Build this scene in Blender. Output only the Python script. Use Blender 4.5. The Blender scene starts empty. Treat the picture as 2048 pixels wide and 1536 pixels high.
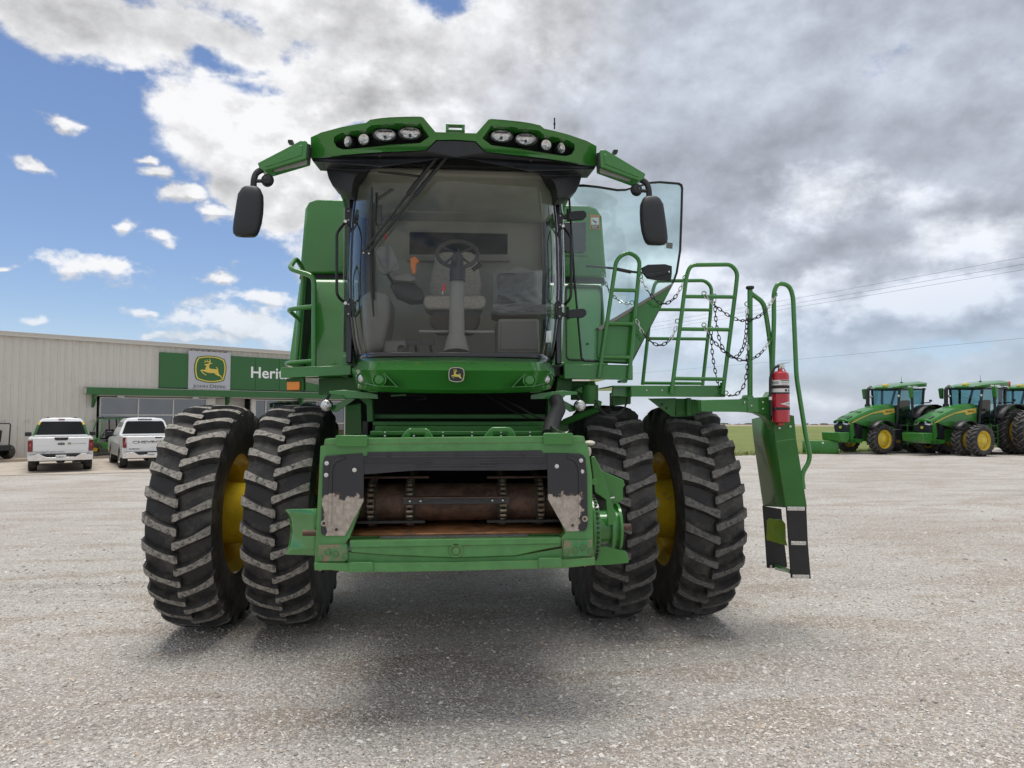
import bpy, bmesh, math, random
from mathutils import Vector, Matrix
from mathutils.geometry import tessellate_polygon

random.seed(7)
R = math.radians
SC = bpy.context.scene
COL = SC.collection

# ------------------------------------------------------------------ camera
FPX, CAM_H = 1420.0, 1.75
YAW, PITCH = math.atan(114 / FPX), math.atan(62 / FPX)
cam_d = bpy.data.cameras.new('camera')
cam = bpy.data.objects.new('camera', cam_d); COL.objects.link(cam)
cam_d.sensor_width = 36.0; cam_d.lens = FPX / 2048 * 36.0
cam_d.clip_start = 0.05; cam_d.clip_end = 9000
cam.location = (0, 0, CAM_H)
cam.rotation_euler = (R(90) + PITCH, 0, -YAW)
SC.camera = cam
C0 = Vector((0, 0, CAM_H))
CD = Vector((math.sin(YAW) * math.cos(PITCH), math.cos(YAW) * math.cos(PITCH), math.sin(PITCH)))
CR = Vector((math.cos(YAW), -math.sin(YAW), 0)); CU = CR.cross(CD)

def ray(x, y): return CD + CR * ((x - 1024) / FPX) + CU * ((768 - y) / FPX)
def W(x, y, Y):                      # photo direction met with the upright plane at distance Y
    k = ray(x, y); return C0 + k * (Y / k.y)
def G(x, y, z=0.0):                  # photo direction met with the ground
    k = ray(x, y); return C0 + k * ((z - CAM_H) / k.z)
def azel(x, y):
    k = ray(x, y).normalized(); return math.atan2(k.x, k.y), math.asin(k.z)

# ------------------------------------------------------------------ sun, sky, exposure
SUN_EL, SUN_AZ = R(83), R(-16)       # high, behind the machine and a little to the left, veiled by thin cloud
sd = bpy.data.lights.new('sun', 'SUN'); sd.energy = 2.15; sd.angle = R(34); sd.color = (1.0, 0.965, 0.91)
sun = bpy.data.objects.new('sun', sd); COL.objects.link(sun)
sdir = Vector((math.sin(SUN_AZ) * math.cos(SUN_EL), math.cos(SUN_AZ) * math.cos(SUN_EL), math.sin(SUN_EL)))
sun.location = sdir * 60; sun.rotation_euler = sdir.to_track_quat('Z', 'Y').to_euler()

SC.render.engine = 'CYCLES'
SC.view_settings.view_transform = 'Standard'; SC.view_settings.look = 'None'
SC.view_settings.exposure = 0.42; SC.view_settings.gamma = 1.0
SC.cycles.max_bounces = 8; SC.cycles.transparent_max_bounces = 16
SC.cycles.caustics_reflective = False; SC.cycles.caustics_refractive = False

world = bpy.data.worlds.new('World'); SC.world = world; world.use_nodes = True

class Nd:
    """tiny expression helper over shader math nodes"""
    def __init__(s, nt, sock): s.nt, s.s = nt, sock
    def _m(s, op, *a, clamp=False):
        n = s.nt.nodes.new('ShaderNodeMath'); n.operation = op; n.use_clamp = clamp
        for i, q in enumerate(a):
            if isinstance(q, Nd): s.nt.links.new(q.s, n.inputs[i])
            else: n.inputs[i].default_value = q
        return Nd(s.nt, n.outputs[0])
    def __add__(s, o): return s._m('ADD', s, o)
    __radd__ = __add__
    def __sub__(s, o): return s._m('SUBTRACT', s, o)
    def __rsub__(s, o): return s._m('SUBTRACT', o, s)
    def __mul__(s, o): return s._m('MULTIPLY', s, o)
    __rmul__ = __mul__
    def __truediv__(s, o): return s._m('DIVIDE', s, o)
    def max(s, o): return s._m('MAXIMUM', s, o)
    def min(s, o): return s._m('MINIMUM', s, o)
    def pow(s, o): return s._m('POWER', s, o)
    def sqrt(s): return s._m('SQRT', s)
    def abs(s): return s._m('ABSOLUTE', s)
    def ss(s, a, b):                 # smoothstep
        n = s.nt.nodes.new('ShaderNodeMapRange'); n.interpolation_type = 'SMOOTHSTEP'
        s.nt.links.new(s.s, n.inputs[0]); n.inputs[1].default_value = a; n.inputs[2].default_value = b
        return Nd(s.nt, n.outputs[0])

def vec(nt, x, y, z):
    n = nt.nodes.new('ShaderNodeCombineXYZ')
    for i, q in enumerate((x, y, z)):
        if isinstance(q, Nd): nt.links.new(q.s, n.inputs[i])
        else: n.inputs[i].default_value = q
    return n.outputs[0]

def noise(nt, v, scale, detail=6, rough=0.55, dist=0.0, color=False):
    n = nt.nodes.new('ShaderNodeTexNoise')
    if v is not None: nt.links.new(v, n.inputs['Vector'])
    n.inputs['Scale'].default_value = scale; n.inputs['Detail'].default_value = detail
    n.inputs['Roughness'].default_value = rough; n.inputs['Distortion'].default_value = dist
    return n.outputs['Color'] if color else Nd(nt, n.outputs[0])

def mixc(nt, fac, a, b):
    n = nt.nodes.new('ShaderNodeMix'); n.data_type = 'RGBA'
    ins = [q for q in n.inputs if q.enabled] if False else n.inputs
    def put(i, q):
        if isinstance(q, Nd): nt.links.new(q.s, n.inputs[i])
        elif hasattr(q, 'is_linked'): nt.links.new(q, n.inputs[i])
        else: n.inputs[i].default_value = q if not hasattr(q, '__len__') else (tuple(q) + (1,))[:4]
    put(0, fac); put(6, a); put(7, b)
    return n.outputs[2]

def build_sky():
    nt = world.node_tree; nt.nodes.clear()
    out = nt.nodes.new('ShaderNodeOutputWorld'); bg = nt.nodes.new('ShaderNodeBackground')
    nt.links.new(bg.outputs[0], out.inputs[0]); bg.inputs[1].default_value = 0.1
    sky = nt.nodes.new('ShaderNodeTexSky'); sky.sky_type = 'NISHITA'; sky.sun_disc = False
    sky.sun_elevation = SUN_EL; sky.sun_rotation = SUN_AZ; sky.air_density = 1.0; sky.dust_density = 0.3; sky.ozone_density = 2.5
    tc = nt.nodes.new('ShaderNodeTexCoord'); sep = nt.nodes.new('ShaderNodeSeparateXYZ')
    nt.links.new(tc.outputs['Generated'], sep.inputs[0])
    x, y, z = (Nd(nt, sep.outputs[i]) for i in range(3))
    A = x._m('ARCTAN2', x, y)                       # azimuth from the machine's axis, right positive
    E = z._m('ARCSINE', z)
    def vmath(op, a, b=None, c=None, out_i=0):
        n = nt.nodes.new('ShaderNodeVectorMath'); n.operation = op
        for i, q in enumerate((a, b, c)):
            if q is None: continue
            if isinstance(q, tuple): n.inputs[i].default_value = q
            else: nt.links.new(q, n.inputs[i])
        return n.outputs[out_i]
    p = vec(nt, x, y, z * 1.45)                     # clouds lie flatter than they are wide
    wn = noise(nt, p, 4.0, 5, .62, color=True)
    AE = vmath('MULTIPLY_ADD', wn, (.15, .10, 0), vec(nt, A, E, 0.0))
    AE = vmath('ADD', AE, (-.075, -.05, 0))         # ragged dome coordinates
    n1 = noise(nt, p, 4.2, 10, .585, .0)
    n1b = noise(nt, vmath('ADD', p, (-.012, .006, .034)), 4.2, 7, .585, .0)
    relief = n1 - n1b                               # lit tops, shaded bases
    ns = noise(nt, p, 21.0, 6, .62, .0)
    nl = noise(nt, p, 1.7, 3, .5, .0)

    def field(lst, sh=0.0):                         # 1 inside, 0 on the rim, negative outside, largest wins
        m = None
        for (px_, py_, rx, ry) in lst:
            a0, e0 = azel(px_, py_ + sh * ry); ia = FPX / (rx * .82); ie = FPX / (ry * .82)
            ln = Nd(nt, vmath('LENGTH', vmath('MULTIPLY_ADD', AE, (ia, ie, 0), (-a0 * ia, -e0 * ie, 0)), out_i=1))
            m = ln if m is None else m.min(ln)
        return 1.0 - m
    # --- coverage: closed deck right and overhead, broken to blue on the left, broken cloud again behind the viewer
    side = A.ss(azel(400, 400)[0], azel(800, 400)[0])
    top = E.ss(azel(400, 190)[1], azel(400, -60)[1])
    back = y.ss(.25, -.35) * .66
    big = field([(680, 250, 420, 240), (420, 70, 260, 100), (150, 40, 330, 85), (560, 380, 150, 120)]).ss(-.45, .75)
    cov = side.max(top).max(big).max(back)
    holes = field([(880, 8, 110, 46), (545, 162, 80, 30), (470, 112, 100, 26), (720, 262, 80, 30), (1370, 585, 230, 40), (1980, 690, 300, 26), (1500, 720, 300, 40)]).ss(-.7, .9)
    n1w = n1 * 1.5 - .25
    dens = n1w * 1.1 + ns * .65 + cov * .95 - holes * .48
    deck = dens.ss(1.22, 1.52)
    PUFF = [(185, 534, 105, 36), (450, 533, 70, 25), (243, 443, 40, 25), (330, 470, 42, 14), (490, 640, 150, 60),
            (530, 585, 100, 24), (58, 647, 32, 13), (298, 617, 30, 11), (410, 675, 80, 28), (330, 672, 36, 16),
            (302, 350, 48, 16), (95, 240, 44, 15), (270, 322, 30, 10), (18, 303, 46, 11), (0, 527, 24, 8), (385, 390, 80, 22), (440, 430, 50, 16)]
    puffs = field(PUFF); pbase = (field(PUFF, .55) - puffs).ss(-.05, .5)
    pm = (puffs * .55 + ns * 1.7 - .225 + n1w * .35).ss(.72, 1.16)
    mask = deck.max(pm) * (1.0 - E.ss(R(12), R(2.5)) * (.30 + n1w * .35))
    # --- light in the cloud: sunlit towers left and centre, grey bases to the right
    grey = (A + (nl - .5) * .5 + (n1w - .5) * .35).ss(azel(880, 300)[0], azel(1420, 300)[0]) * (1.0 - A.ss(azel(2300, 300)[0], azel(3300, 300)[0]) * .6)
    dark = field([(1700, 505, 150, 50), (1420, 450, 130, 55), (1800, 240, 480, 120), (2010, 420, 130, 60), (1540, 340, 300, 60), (1290, 570, 90, 30), (1650, 760, 400, 60)])
    darkm = (dark * .45 + (n1w - .5) * 1.7 + (ns - .5) * .5).ss(-.30, .50)
    brt = field([(1110, 105, 100, 60), (1650, 410, 300, 60), (1940, 480, 160, 50), (1480, 640, 260, 80), (1330, 520, 120, 70), (640, 260, 300, 150), (1800, 610, 220, 45), (1700, 800, 300, 30)])
    brtm = (brt * .40 + (n1w - .5) * 2.0 + (ns - .5) * .6).ss(-.15, .60)
    hor = E.ss(R(8), R(0.3))
    edge = deck * (1.0 - dens.ss(1.3, 1.75))        # thin rims stay bright
    L = .785 + relief * (1.35 - grey * .45) + (nl - .5) * .25 - grey * .060 - darkm * grey * .125 + brtm * (.10 + grey * .18) + edge * .08 + y.ss(.2, -.4) * .02
    L = L + pm * (1.0 - deck) * (.17 - pbase * .20) + hor * .05
    L = L.max(.54).min(.955)
    tint = mixc(nt, grey * (1.0 - brtm * .6), (1.0, 1.0, 1.01), (.86, .93, 1.07))
    lit = vmath('SCALE', tint); nt.links.new((L.pow(1.9) * 7.9).s, lit.node.inputs['Scale'])
    clear = vmath('MULTIPLY', sky.outputs[0], (.84, .84, .92))
    pale = mixc(nt, hor * .5, clear, (4.1, 5.2, 7.1))
    nt.links.new(mixc(nt, mask * .985, pale, lit), bg.inputs[0])
    world.cycles.sampling_method = 'MANUAL'; world.cycles.sample_map_resolution = 256
build_sky()

# ------------------------------------------------------------------ mesh helpers
WM = {}                                              # object -> placing matrix of its thing
class MB:
    def __init__(s): s.v, s.f, s.m = [], [], []
    def add(s, vs, fs, mi=0):
        o = len(s.v); s.v += [Vector(q) for q in vs]
        for q in fs: s.f.append([i + o for i in q]); s.m.append(mi)
        return s
    def box(s, c, d, mi=0, rot=None):
        c = Vector(c); vs = []
        for i in range(8):
            q = Vector(((i & 1) - .5, ((i >> 1) & 1) - .5, (i >> 2) - .5)); q = Vector((q.x * d[0], q.y * d[1], q.z * d[2]))
            vs.append(c + (rot @ q if rot else q))
        return s.add(vs, [(0, 2, 3, 1), (4, 5, 7, 6), (0, 1, 5, 4), (2, 6, 7, 3), (0, 4, 6, 2), (1, 3, 7, 5)], mi)
    def bx(s, x0, x1, y0, y1, z0, z1, mi=0):
        return s.box(((x0 + x1) / 2, (y0 + y1) / 2, (z0 + z1) / 2), (abs(x1 - x0), abs(y1 - y0), abs(z1 - z0)), mi)
    def plate(s, outer, holes, fmap, bmap, mi=0, mside=None, mback=None):
        loops = [list(outer)] + [list(h) for h in holes]
        flat = [q for l in loops for q in l]; n = len(flat)
        tris = tessellate_polygon([[Vector((q[0], q[1], 0)) for q in l] for l in loops])
        o = len(s.v)
        s.v += [Vector(fmap(q)) for q in flat] + [Vector(bmap(q)) for q in flat]
        for t in tris:
            s.f.append([o + i for i in t]); s.m.append(mi)
            s.f.append([o + n + i for i in reversed(t)]); s.m.append(mi if mback is None else mback)
        b = 0
        for l in loops:
            for i in range(len(l)):
                j = (i + 1) % len(l)
                s.f.append([o + b + i, o + b + j, o + n + b + j, o + n + b + i]); s.m.append(mi if mside is None else mside)
            b += len(l)
        return s
    def px(s, pts, Y, th, holes=(), mi=0, **k):     # outline seen in the photo, at its own distance, with thickness
        yf = Y if callable(Y) else (lambda q: Y)
        fm = lambda q: W(q[0], q[1], yf(q))
        return s.plate(pts, holes, fm, lambda q: fm(q) + Vector((0, th, 0)), mi, **k)
    def prism(s, pts, v, mi=0):
        v = Vector(v); a = Vector(pts[0]); nrm = Vector((0, 0, 0))
        for i in range(len(pts)):
            p, q = Vector(pts[i]), Vector(pts[(i + 1) % len(pts)]); nrm += p.cross(q)
        nrm.normalize(); e1 = (Vector(pts[1]) - a).normalized(); e2 = nrm.cross(e1)
        o2 = [((Vector(p) - a).dot(e1), (Vector(p) - a).dot(e2)) for p in pts]
        f = lambda q: a + e1 * q[0] + e2 * q[1]
        return s.plate(o2, [], f, lambda q: f(q) + v, mi)
    def tube(s, path, r, n=10, mi=0, closed=False, caps=True):
        P = [Vector(p) for p in path]; m = len(P); o = len(s.v)
        rr = r if isinstance(r, (list, tuple)) else [r] * m
        up = None
        for i in range(m):
            if closed: t = P[(i + 1) % m] - P[i - 1]
            else: t = P[min(i + 1, m - 1)] - P[max(i - 1, 0)]
            if t.length < 1e-9: t = Vector((0, 0, 1))
            t.normalize()
            if up is None:
                up = Vector((0, 0, 1)) if abs(t.z) < .9 else Vector((0, 1, 0))
            a = t.cross(up)
            if a.length < 1e-4: a = t.cross(Vector((1, 0, 0)))
            a.normalize(); b = a.cross(t); up = b
            for k in range(n):
                w = 2 * math.pi * k / n
                s.v.append(P[i] + a * (math.cos(w) * rr[i]) + b * (math.sin(w) * rr[i]))
        for i in range(m if closed else m - 1):
            for k in range(n):
                j = (i + 1) % m; l = (k + 1) % n
                s.f.append([o + i * n + k, o + i * n + l, o + j * n + l, o + j * n + k]); s.m.append(mi)
        if caps and not closed:
            s.f.append([o + k for k in range(n)]); s.m.append(mi)
            s.f.append([o + (m - 1) * n + k for k in reversed(range(n))]); s.m.append(mi)
        return s
    def lathe(s, prof, c, ax, n=32, mi=0, mis=None, arc=None):
        c, ax = Vector(c), Vector(ax).normalized()
        e = ax.cross(Vector((0, 0, 1)));
        if e.length < 1e-4: e = Vector((1, 0, 0))
        e.normalize(); g = ax.cross(e); o = len(s.v); m = len(prof)
        for k in range(n):
            w = 2 * math.pi * k / n; dr = e * math.cos(w) + g * math.sin(w)
            for (r, h) in prof: s.v.append(c + ax * h + dr * r)
        for k in range(n):
            l = (k + 1) % n
            for i in range(m - 1):
                s.f.append([o + k * m + i, o + l * m + i, o + l * m + i + 1, o + k * m + i + 1]); s.m.append(mis[i] if mis else mi)
        return s
    def grid(s, rows, mi=0, cu=False):
        o = len(s.v); m = len(rows); n = len(rows[0])
        for r_ in rows: s.v += [Vector(q) for q in r_]
        for i in range(m - 1):
            for j in range(n if cu else n - 1):
                l = (j + 1) % n
                s.f.append([o + i * n + j, o + i * n + l, o + (i + 1) * n + l, o + (i + 1) * n + j]); s.m.append(mi)
        return s
    def ball(s, c, r, mi=0, nu=14, nv=8):
        c = Vector(c); r = Vector(r) if hasattr(r, '__len__') else Vector((r, r, r))
        rows = []
        for i in range(nv + 1):
            t = math.pi * i / nv
            rows.append([c + Vector((r.x * math.sin(t) * math.cos(2 * math.pi * j / nu), r.y * math.sin(t) * math.sin(2 * math.pi * j / nu), r.z * math.cos(t))) for j in range(nu)])
        return s.grid(rows, mi, True)
    def xf(s, M, start=0):
        for i in range(start, len(s.v)): s.v[i] = M @ s.v[i]
        return s
    def mesh(s, name, mats, inv=None, sharp=38):
        me = bpy.data.meshes.new(name)
        vs = [inv @ q for q in s.v] if inv else s.v
        me.from_pydata([tuple(q) for q in vs], [], s.f)
        mats = mats if isinstance(mats, (list, tuple)) else [mats]
        for q in mats: me.materials.append(q)
        me.polygons.foreach_set('material_index', [min(i, len(mats) - 1) for i in s.m])
        me.polygons.foreach_set('use_smooth', [True] * len(s.f))
        bm = bmesh.new(); bm.from_mesh(me)
        bmesh.ops.remove_doubles(bm, verts=bm.verts, dist=1e-5)
        bmesh.ops.recalc_face_normals(bm, faces=bm.faces)
        bm.to_mesh(me); bm.free()
        me.set_sharp_from_angle(angle=R(sharp)); me.update()
        return me
    def build(s, name, mats, parent=None, bevel=0.0, sharp=38, solid=0.0, local=False, seg=2):
        Mw = WM.get(parent); inv = Mw.inverted() if (Mw and not local) else None
        o = bpy.data.objects.new(name, s.mesh(name, mats, inv, sharp)); COL.objects.link(o)
        if parent: o.parent = parent; WM[o] = Mw if Mw else Matrix()
        if solid:
            m = o.modifiers.new('thick', 'SOLIDIFY'); m.thickness = solid; m.offset = 0
        if bevel:
            m = o.modifiers.new('edge', 'BEVEL'); m.width = bevel; m.segments = seg; m.limit_method = 'ANGLE'; m.angle_limit = R(40)
        return o

def thing(name, label, cat, loc=(0, 0, 0), rz=0.0, group=None):
    o = bpy.data.objects.new(name, None); COL.objects.link(o); o.empty_display_size = .2
    o.location = loc; o.rotation_euler = (0, 0, rz)
    o['label'] = label; o['category'] = cat
    if group: o['group'] = group
    WM[o] = Matrix.Translation(Vector(loc)) @ Matrix.Rotation(rz, 4, 'Z')
    return o
def tag(o, label, cat, group=None):
    o['label'] = label; o['category'] = cat
    if group: o['group'] = group
    return o
def structure(o): o['kind'] = 'structure'; return o
def share(o, name, parent):                          # another piece with the same mesh data
    c = o.copy(); c.name = name; COL.objects.link(c); c.parent = parent; WM[c] = WM.get(parent, Matrix()); return c
def copy_tree(o, parent=None):
    c = o.copy(); c.name = o.name.split('.')[0]; COL.objects.link(c); c.parent = parent
    for ch in [q for q in bpy.data.objects if q.parent == o]: copy_tree(ch, c)
    return c

def fillet(path, r, n=5):                            # round the corners of a bent rail
    P = [Vector(p) for p in path]; out = [P[0]]
    for i in range(1, len(P) - 1):
        a, b, c = P[i - 1], P[i], P[i + 1]
        u, w = (a - b), (c - b); d = min(r, u.length * .48, w.length * .48)
        p0, p1 = b + u.normalized() * d, b + w.normalized() * d
        for k in range(n + 1):
            t = k / n; out.append(p0 * (1 - t) ** 2 + b * (2 * t * (1 - t)) + p1 * t ** 2)
    out.append(P[-1]); return out

def text_mb(txt, size, fmap, depth=0.004, mi=0, align='LEFT', bold=0.0, sx=1.0):
    """flat lettering as mesh; fmap(x, y, out) places it, out = 0 on the surface side"""
    cu = bpy.data.curves.new('letters', 'FONT'); cu.body = txt; cu.size = size; cu.align_x = align; cu.offset = bold; cu.resolution_u = 3
    ob = bpy.data.objects.new('letters', cu); COL.objects.link(ob)
    dg = bpy.context.evaluated_depsgraph_get(); dg.update()
    me = bpy.data.meshes.new_from_object(ob.evaluated_get(dg))
    mb = MB(); mb.add([fmap(v.co.x * sx, v.co.y, depth) for v in me.vertices], [list(p.vertices) for p in me.polygons], mi)
    bpy.data.objects.remove(ob); bpy.data.curves.remove(cu); bpy.data.meshes.remove(me)
    return mb

def text_fit(txt, x0, x1, z0, h, fmap, depth=.003, bold=0.0, small=None):
    """lettering stretched to run from x0 to x1 with capitals h high; small = height of the lower capitals when initials are larger"""
    runs = []
    if small:
        for wd in txt.split(' '): runs += [(wd[0], h), (wd[1:], small), (' ', small)]
        runs.pop()
    else: runs = [(txt, h)]
    vs, fs, cur = [], [], 0.0
    for t_, hh in runs:
        if t_ == ' ': cur += h * .30; continue
        m = text_mb(t_, hh / .70, lambda x, y, d: Vector((x, y, 0)), 0, bold=bold); o = len(vs)
        a = min(v.x for v in m.v); b = max(v.x for v in m.v)
        vs += [Vector((v.x - a + cur, v.y, 0)) for v in m.v]; fs += [[i + o for i in f] for f in m.f]; cur += b - a + h * .14
    k = (x1 - x0) / (cur - h * .14); out = MB(); out.add([fmap(x0 + v.x * k, z0 + v.y, depth) for v in vs], fs); return out

# ------------------------------------------------------------------ materials
MATS = {}
def mat(name, col, rough=.5, metal=0., coat=0., spec=.5, var=0., vscale=6., bump=0., bscale=40., dirt=None, dscale=5., damt=.0, alpha=None):
    """principled paint with slight colour variation, fine relief and optional dirt of its own shape"""
    if name in MATS: return MATS[name]
    m = bpy.data.materials.new(name); m.use_nodes = True; nt = m.node_tree; b = nt.nodes['Principled BSDF']
    b.inputs['Base Color'].default_value = (*col, 1); b.inputs['Roughness'].default_value = rough; b.inputs['Metallic'].default_value = metal
    b.inputs['Coat Weight'].default_value = coat; b.inputs['Coat Roughness'].default_value = .06; b.inputs['Specular IOR Level'].default_value = spec
    tc = nt.nodes.new('ShaderNodeTexCoord'); c = None
    if var:
        n = noise(nt, tc.outputs['Object'], vscale, 6, .6)
        c = mixc(nt, n.ss(.3, .7), tuple(q * (1 - var) for q in col), tuple(min(1, q * (1 + var)) for q in col))
        nt.links.new((n * .25 + (rough - .12)).s, b.inputs['Roughness'])
    if dirt:
        n2 = noise(nt, tc.outputs['Object'], dscale, 9, .68)
        fac = n2.ss(.62 - damt * .35, .80 - damt * .25)
        c = mixc(nt, fac, c if c is not None else col, dirt)
        if not var: nt.links.new((fac * .35 + rough).s, b.inputs['Roughness'])
    if c is not None: nt.links.new(c, b.inputs['Base Color'])
    if bump:
        bp = nt.nodes.new('ShaderNodeBump'); bp.inputs['Strength'].default_value = bump; bp.inputs['Distance'].default_value = .02
        nt.links.new(noise(nt, tc.outputs['Object'], bscale, 5, .6).s, bp.inputs['Height']); nt.links.new(bp.outputs[0], b.inputs['Normal'])
    MATS[name] = m; return m

GREEN = mat('green_paint', (.040, .205, .033), .18, coat=.85, spec=.3, var=.05, vscale=2.5)
GREEN_D = mat('green_paint_dusty', (.034, .150, .029), .42, coat=.15, spec=.3, var=.10, vscale=5, dirt=(.10, .13, .08), dscale=7, damt=.08)
GREEN_W = mat('green_paint_worn', (.088, .26, .082), .36, coat=.2, spec=.35, var=.12, vscale=9, dirt=(.22, .12, .08), dscale=14, damt=.06)
def edge_wear(m, col, amt=.5):
    """paint knocked off along edges, with a torn outline"""
    nt = m.node_tree; b = nt.nodes['Principled BSDF']; lk = b.inputs['Base Color'].links[0].from_socket
    bv = nt.nodes.new('ShaderNodeBevel'); bv.samples = 4; bv.inputs[0].default_value = .016
    ge = nt.nodes.new('ShaderNodeNewGeometry'); dp = nt.nodes.new('ShaderNodeVectorMath'); dp.operation = 'DOT_PRODUCT'
    nt.links.new(bv.outputs[0], dp.inputs[0]); nt.links.new(ge.outputs['Normal'], dp.inputs[1])
    tc = nt.nodes.new('ShaderNodeTexCoord'); n = noise(nt, tc.outputs['Object'], 5, 8, .7); n2 = noise(nt, tc.outputs['Object'], 60, 3, .6)
    e = (1.0 - Nd(nt, dp.outputs['Value'])) * 2.2 + (n - .5) * 2.4 + (n2 - .5) * .6
    nt.links.new(mixc(nt, e.ss(.62 - amt * .2, .80 - amt * .2), lk, col), b.inputs['Base Color'])
edge_wear(GREEN_W, (.20, .12, .085))
YELLOW = mat('yellow_paint', (.64, .46, .02), .38, coat=.3, var=.1, vscale=6, dirt=(.25, .18, .06), dscale=9, damt=.2)
BLACKP = mat('black_plastic', (.014, .015, .018), .42, var=.2, vscale=12, bump=.05, bscale=300)
BLACKR = mat('black_rubber', (.018, .018, .019), .6, var=.2, vscale=15)
BLACKG = mat('black_gloss', (.010, .010, .012), .12, coat=.5)
STEEL = mat('bright_steel', (.62, .62, .60), .25, metal=1, var=.1, vscale=30)
CHROME = mat('chrome', (.80, .80, .82), .10, metal=1)
ZINC = mat('zinc_bolt', (.68, .68, .66), .32, metal=.9)
TYRE = mat('tyre_rubber', (.022, .021, .022), .62, var=.25, vscale=9, dirt=(.075, .070, .062), dscale=7, damt=.5, bump=.12, bscale=60)
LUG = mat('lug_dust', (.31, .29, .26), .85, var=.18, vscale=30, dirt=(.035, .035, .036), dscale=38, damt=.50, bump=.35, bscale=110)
LUG2 = mat('lug_dust_shaded', (.135, .130, .122), .8, var=.2, vscale=30, dirt=(.03, .03, .031), dscale=36, damt=.50, bump=.35, bscale=110)  # darker copy of the dusty lugs: weaker sun on the right painted in
RUST = mat('rusty_steel', (.105, .060, .042), .62, metal=.25, var=.4, vscale=14, dirt=(.23, .185, .15), dscale=18, damt=.10, bump=.25, bscale=60)
RUSTF = mat('rusty_floor', (.29, .125, .05), .55, metal=.1, var=.4, vscale=7, dirt=(.06, .035, .022), dscale=6, damt=.3, bump=.15, bscale=40)
DARKST = mat('dark_steel', (.045, .043, .042), .5, metal=.4, var=.3, vscale=20)
BARE = mat('bare_worn_metal', (.42, .37, .32), .55, metal=.35, var=.16, vscale=22, dirt=(.25, .11, .05), dscale=16, damt=.14, bump=.2, bscale=90)
CHARCOAL = mat('charcoal_paint', (.030, .031, .036), .38, var=.15, vscale=9)
WHITEP = mat('white_paint', (.80, .80, .80), .22, coat=.5, var=.02, vscale=3)
AMBER = mat('amber_lens', (.90, .27, .02), .2, coat=.4)
REDL = mat('red_lens', (.16, .006, .010), .15, coat=.6)
LENS = mat('clear_lens', (.66, .66, .66), .16, metal=.95, coat=.6, var=.25, vscale=45, bump=.5, bscale=38)
GREYPL = mat('grey_cab_plastic', (.23, .222, .205), .6, var=.08, vscale=8, bump=.05, bscale=200)
TANFAB = mat('tan_seat_fabric', (.38, .35, .305), .9, var=.15, vscale=60, bump=.25, bscale=220)
DARKFAB = mat('dark_cab_trim', (.055, .052, .048), .85, var=.15, vscale=30)
TANTRIM = mat('tan_cab_lining', (.34, .322, .29), .85, var=.06, vscale=4)
ORANGE = mat('orange_plastic', (.72, .19, .02), .45)
REDPL = mat('red_plastic', (.55, .015, .03), .35)
EXTRED = mat('extinguisher_red', (.46, .012, .022), .25, coat=.6, var=.06, vscale=6)
DECALW = mat('white_decal', (.75, .76, .74), .4)
DECALO = mat('orange_decal', (.55, .22, .05), .45)
INK = mat('black_ink', (.02, .02, .022), .5)
LOGOG = mat('sign_green', (.028, .125, .034), .45, var=.04, vscale=1.5)
LOGOY = mat('logo_yellow', (.70, .52, .09), .45)
SIGNGREY = mat('sign_silver', (.45, .46, .50), .5, var=.03, vscale=2)
SIGNW = mat('sign_white', (.82, .83, .85), .45)

def glass(name, tint, gloss=1.0, base=.045, rough=.0, dust=0., dcol=(.5, .48, .44)):
    """thin sheet: tinted see-through plus fresnel mirror and a faint film of dust"""
    if name in MATS: return MATS[name]
    m = bpy.data.materials.new(name); m.use_nodes = True; nt = m.node_tree; nt.nodes.clear()
    out = nt.nodes.new('ShaderNodeOutputMaterial'); tr = nt.nodes.new('ShaderNodeBsdfTransparent'); gl = nt.nodes.new('ShaderNodeBsdfGlossy')
    tr.inputs[0].default_value = (*tint, 1); gl.inputs['Roughness'].default_value = rough; gl.inputs[0].default_value = (1, 1, 1, 1)
    lw = nt.nodes.new('ShaderNodeLayerWeight'); lw.inputs[0].default_value = .5
    fz = Nd(nt, lw.outputs['Facing']); fr = (fz.pow(4.0) * .75 + base) * gloss
    mx = nt.nodes.new('ShaderNodeMixShader'); nt.links.new(fr.min(1.0).s, mx.inputs[0]); nt.links.new(tr.outputs[0], mx.inputs[1]); nt.links.new(gl.outputs[0], mx.inputs[2])
    last = mx
    if dust:
        tc = nt.nodes.new('ShaderNodeTexCoord'); df = nt.nodes.new('ShaderNodeBsdfDiffuse'); df.inputs[0].default_value = (*dcol, 1)
        n = noise(nt, tc.outputs['Object'], 3.0, 8, .65).ss(.2, .9) * (dust * 1.3) + dust * .35
        m2 = nt.nodes.new('ShaderNodeMixShader'); nt.links.new(n.s, m2.inputs[0]); nt.links.new(mx.outputs[0], m2.inputs[1]); nt.links.new(df.outputs[0], m2.inputs[2]); last = m2
    nt.links.new(last.outputs[0], out.inputs[0]); MATS[name] = m; return m
GLASS_W = glass('windscreen_glass', (.95, .965, .96), 1.0, .032, dust=.014)
GLASS_D = glass('door_glass_tint', (.85, .945, .94), 1.0, .05, dust=.015)
GLASS_T = glass('tractor_glass', (.36, .56, .58), 1.0, .08)
GLASS_K = glass('dark_window_glass', (.10, .11, .12), .8, .04)
GLASS_S = glass('storefront_glass', (.30, .32, .35), 1.0, .16)
GLASS_C = glass('side_glass', (.72, .84, .82), 1.2, .08, dust=.03)
FILM = glass('clear_plastic_film', (.86, .88, .88), .7, .06, .25, dust=.30, dcol=(.7, .7, .7))

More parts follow.
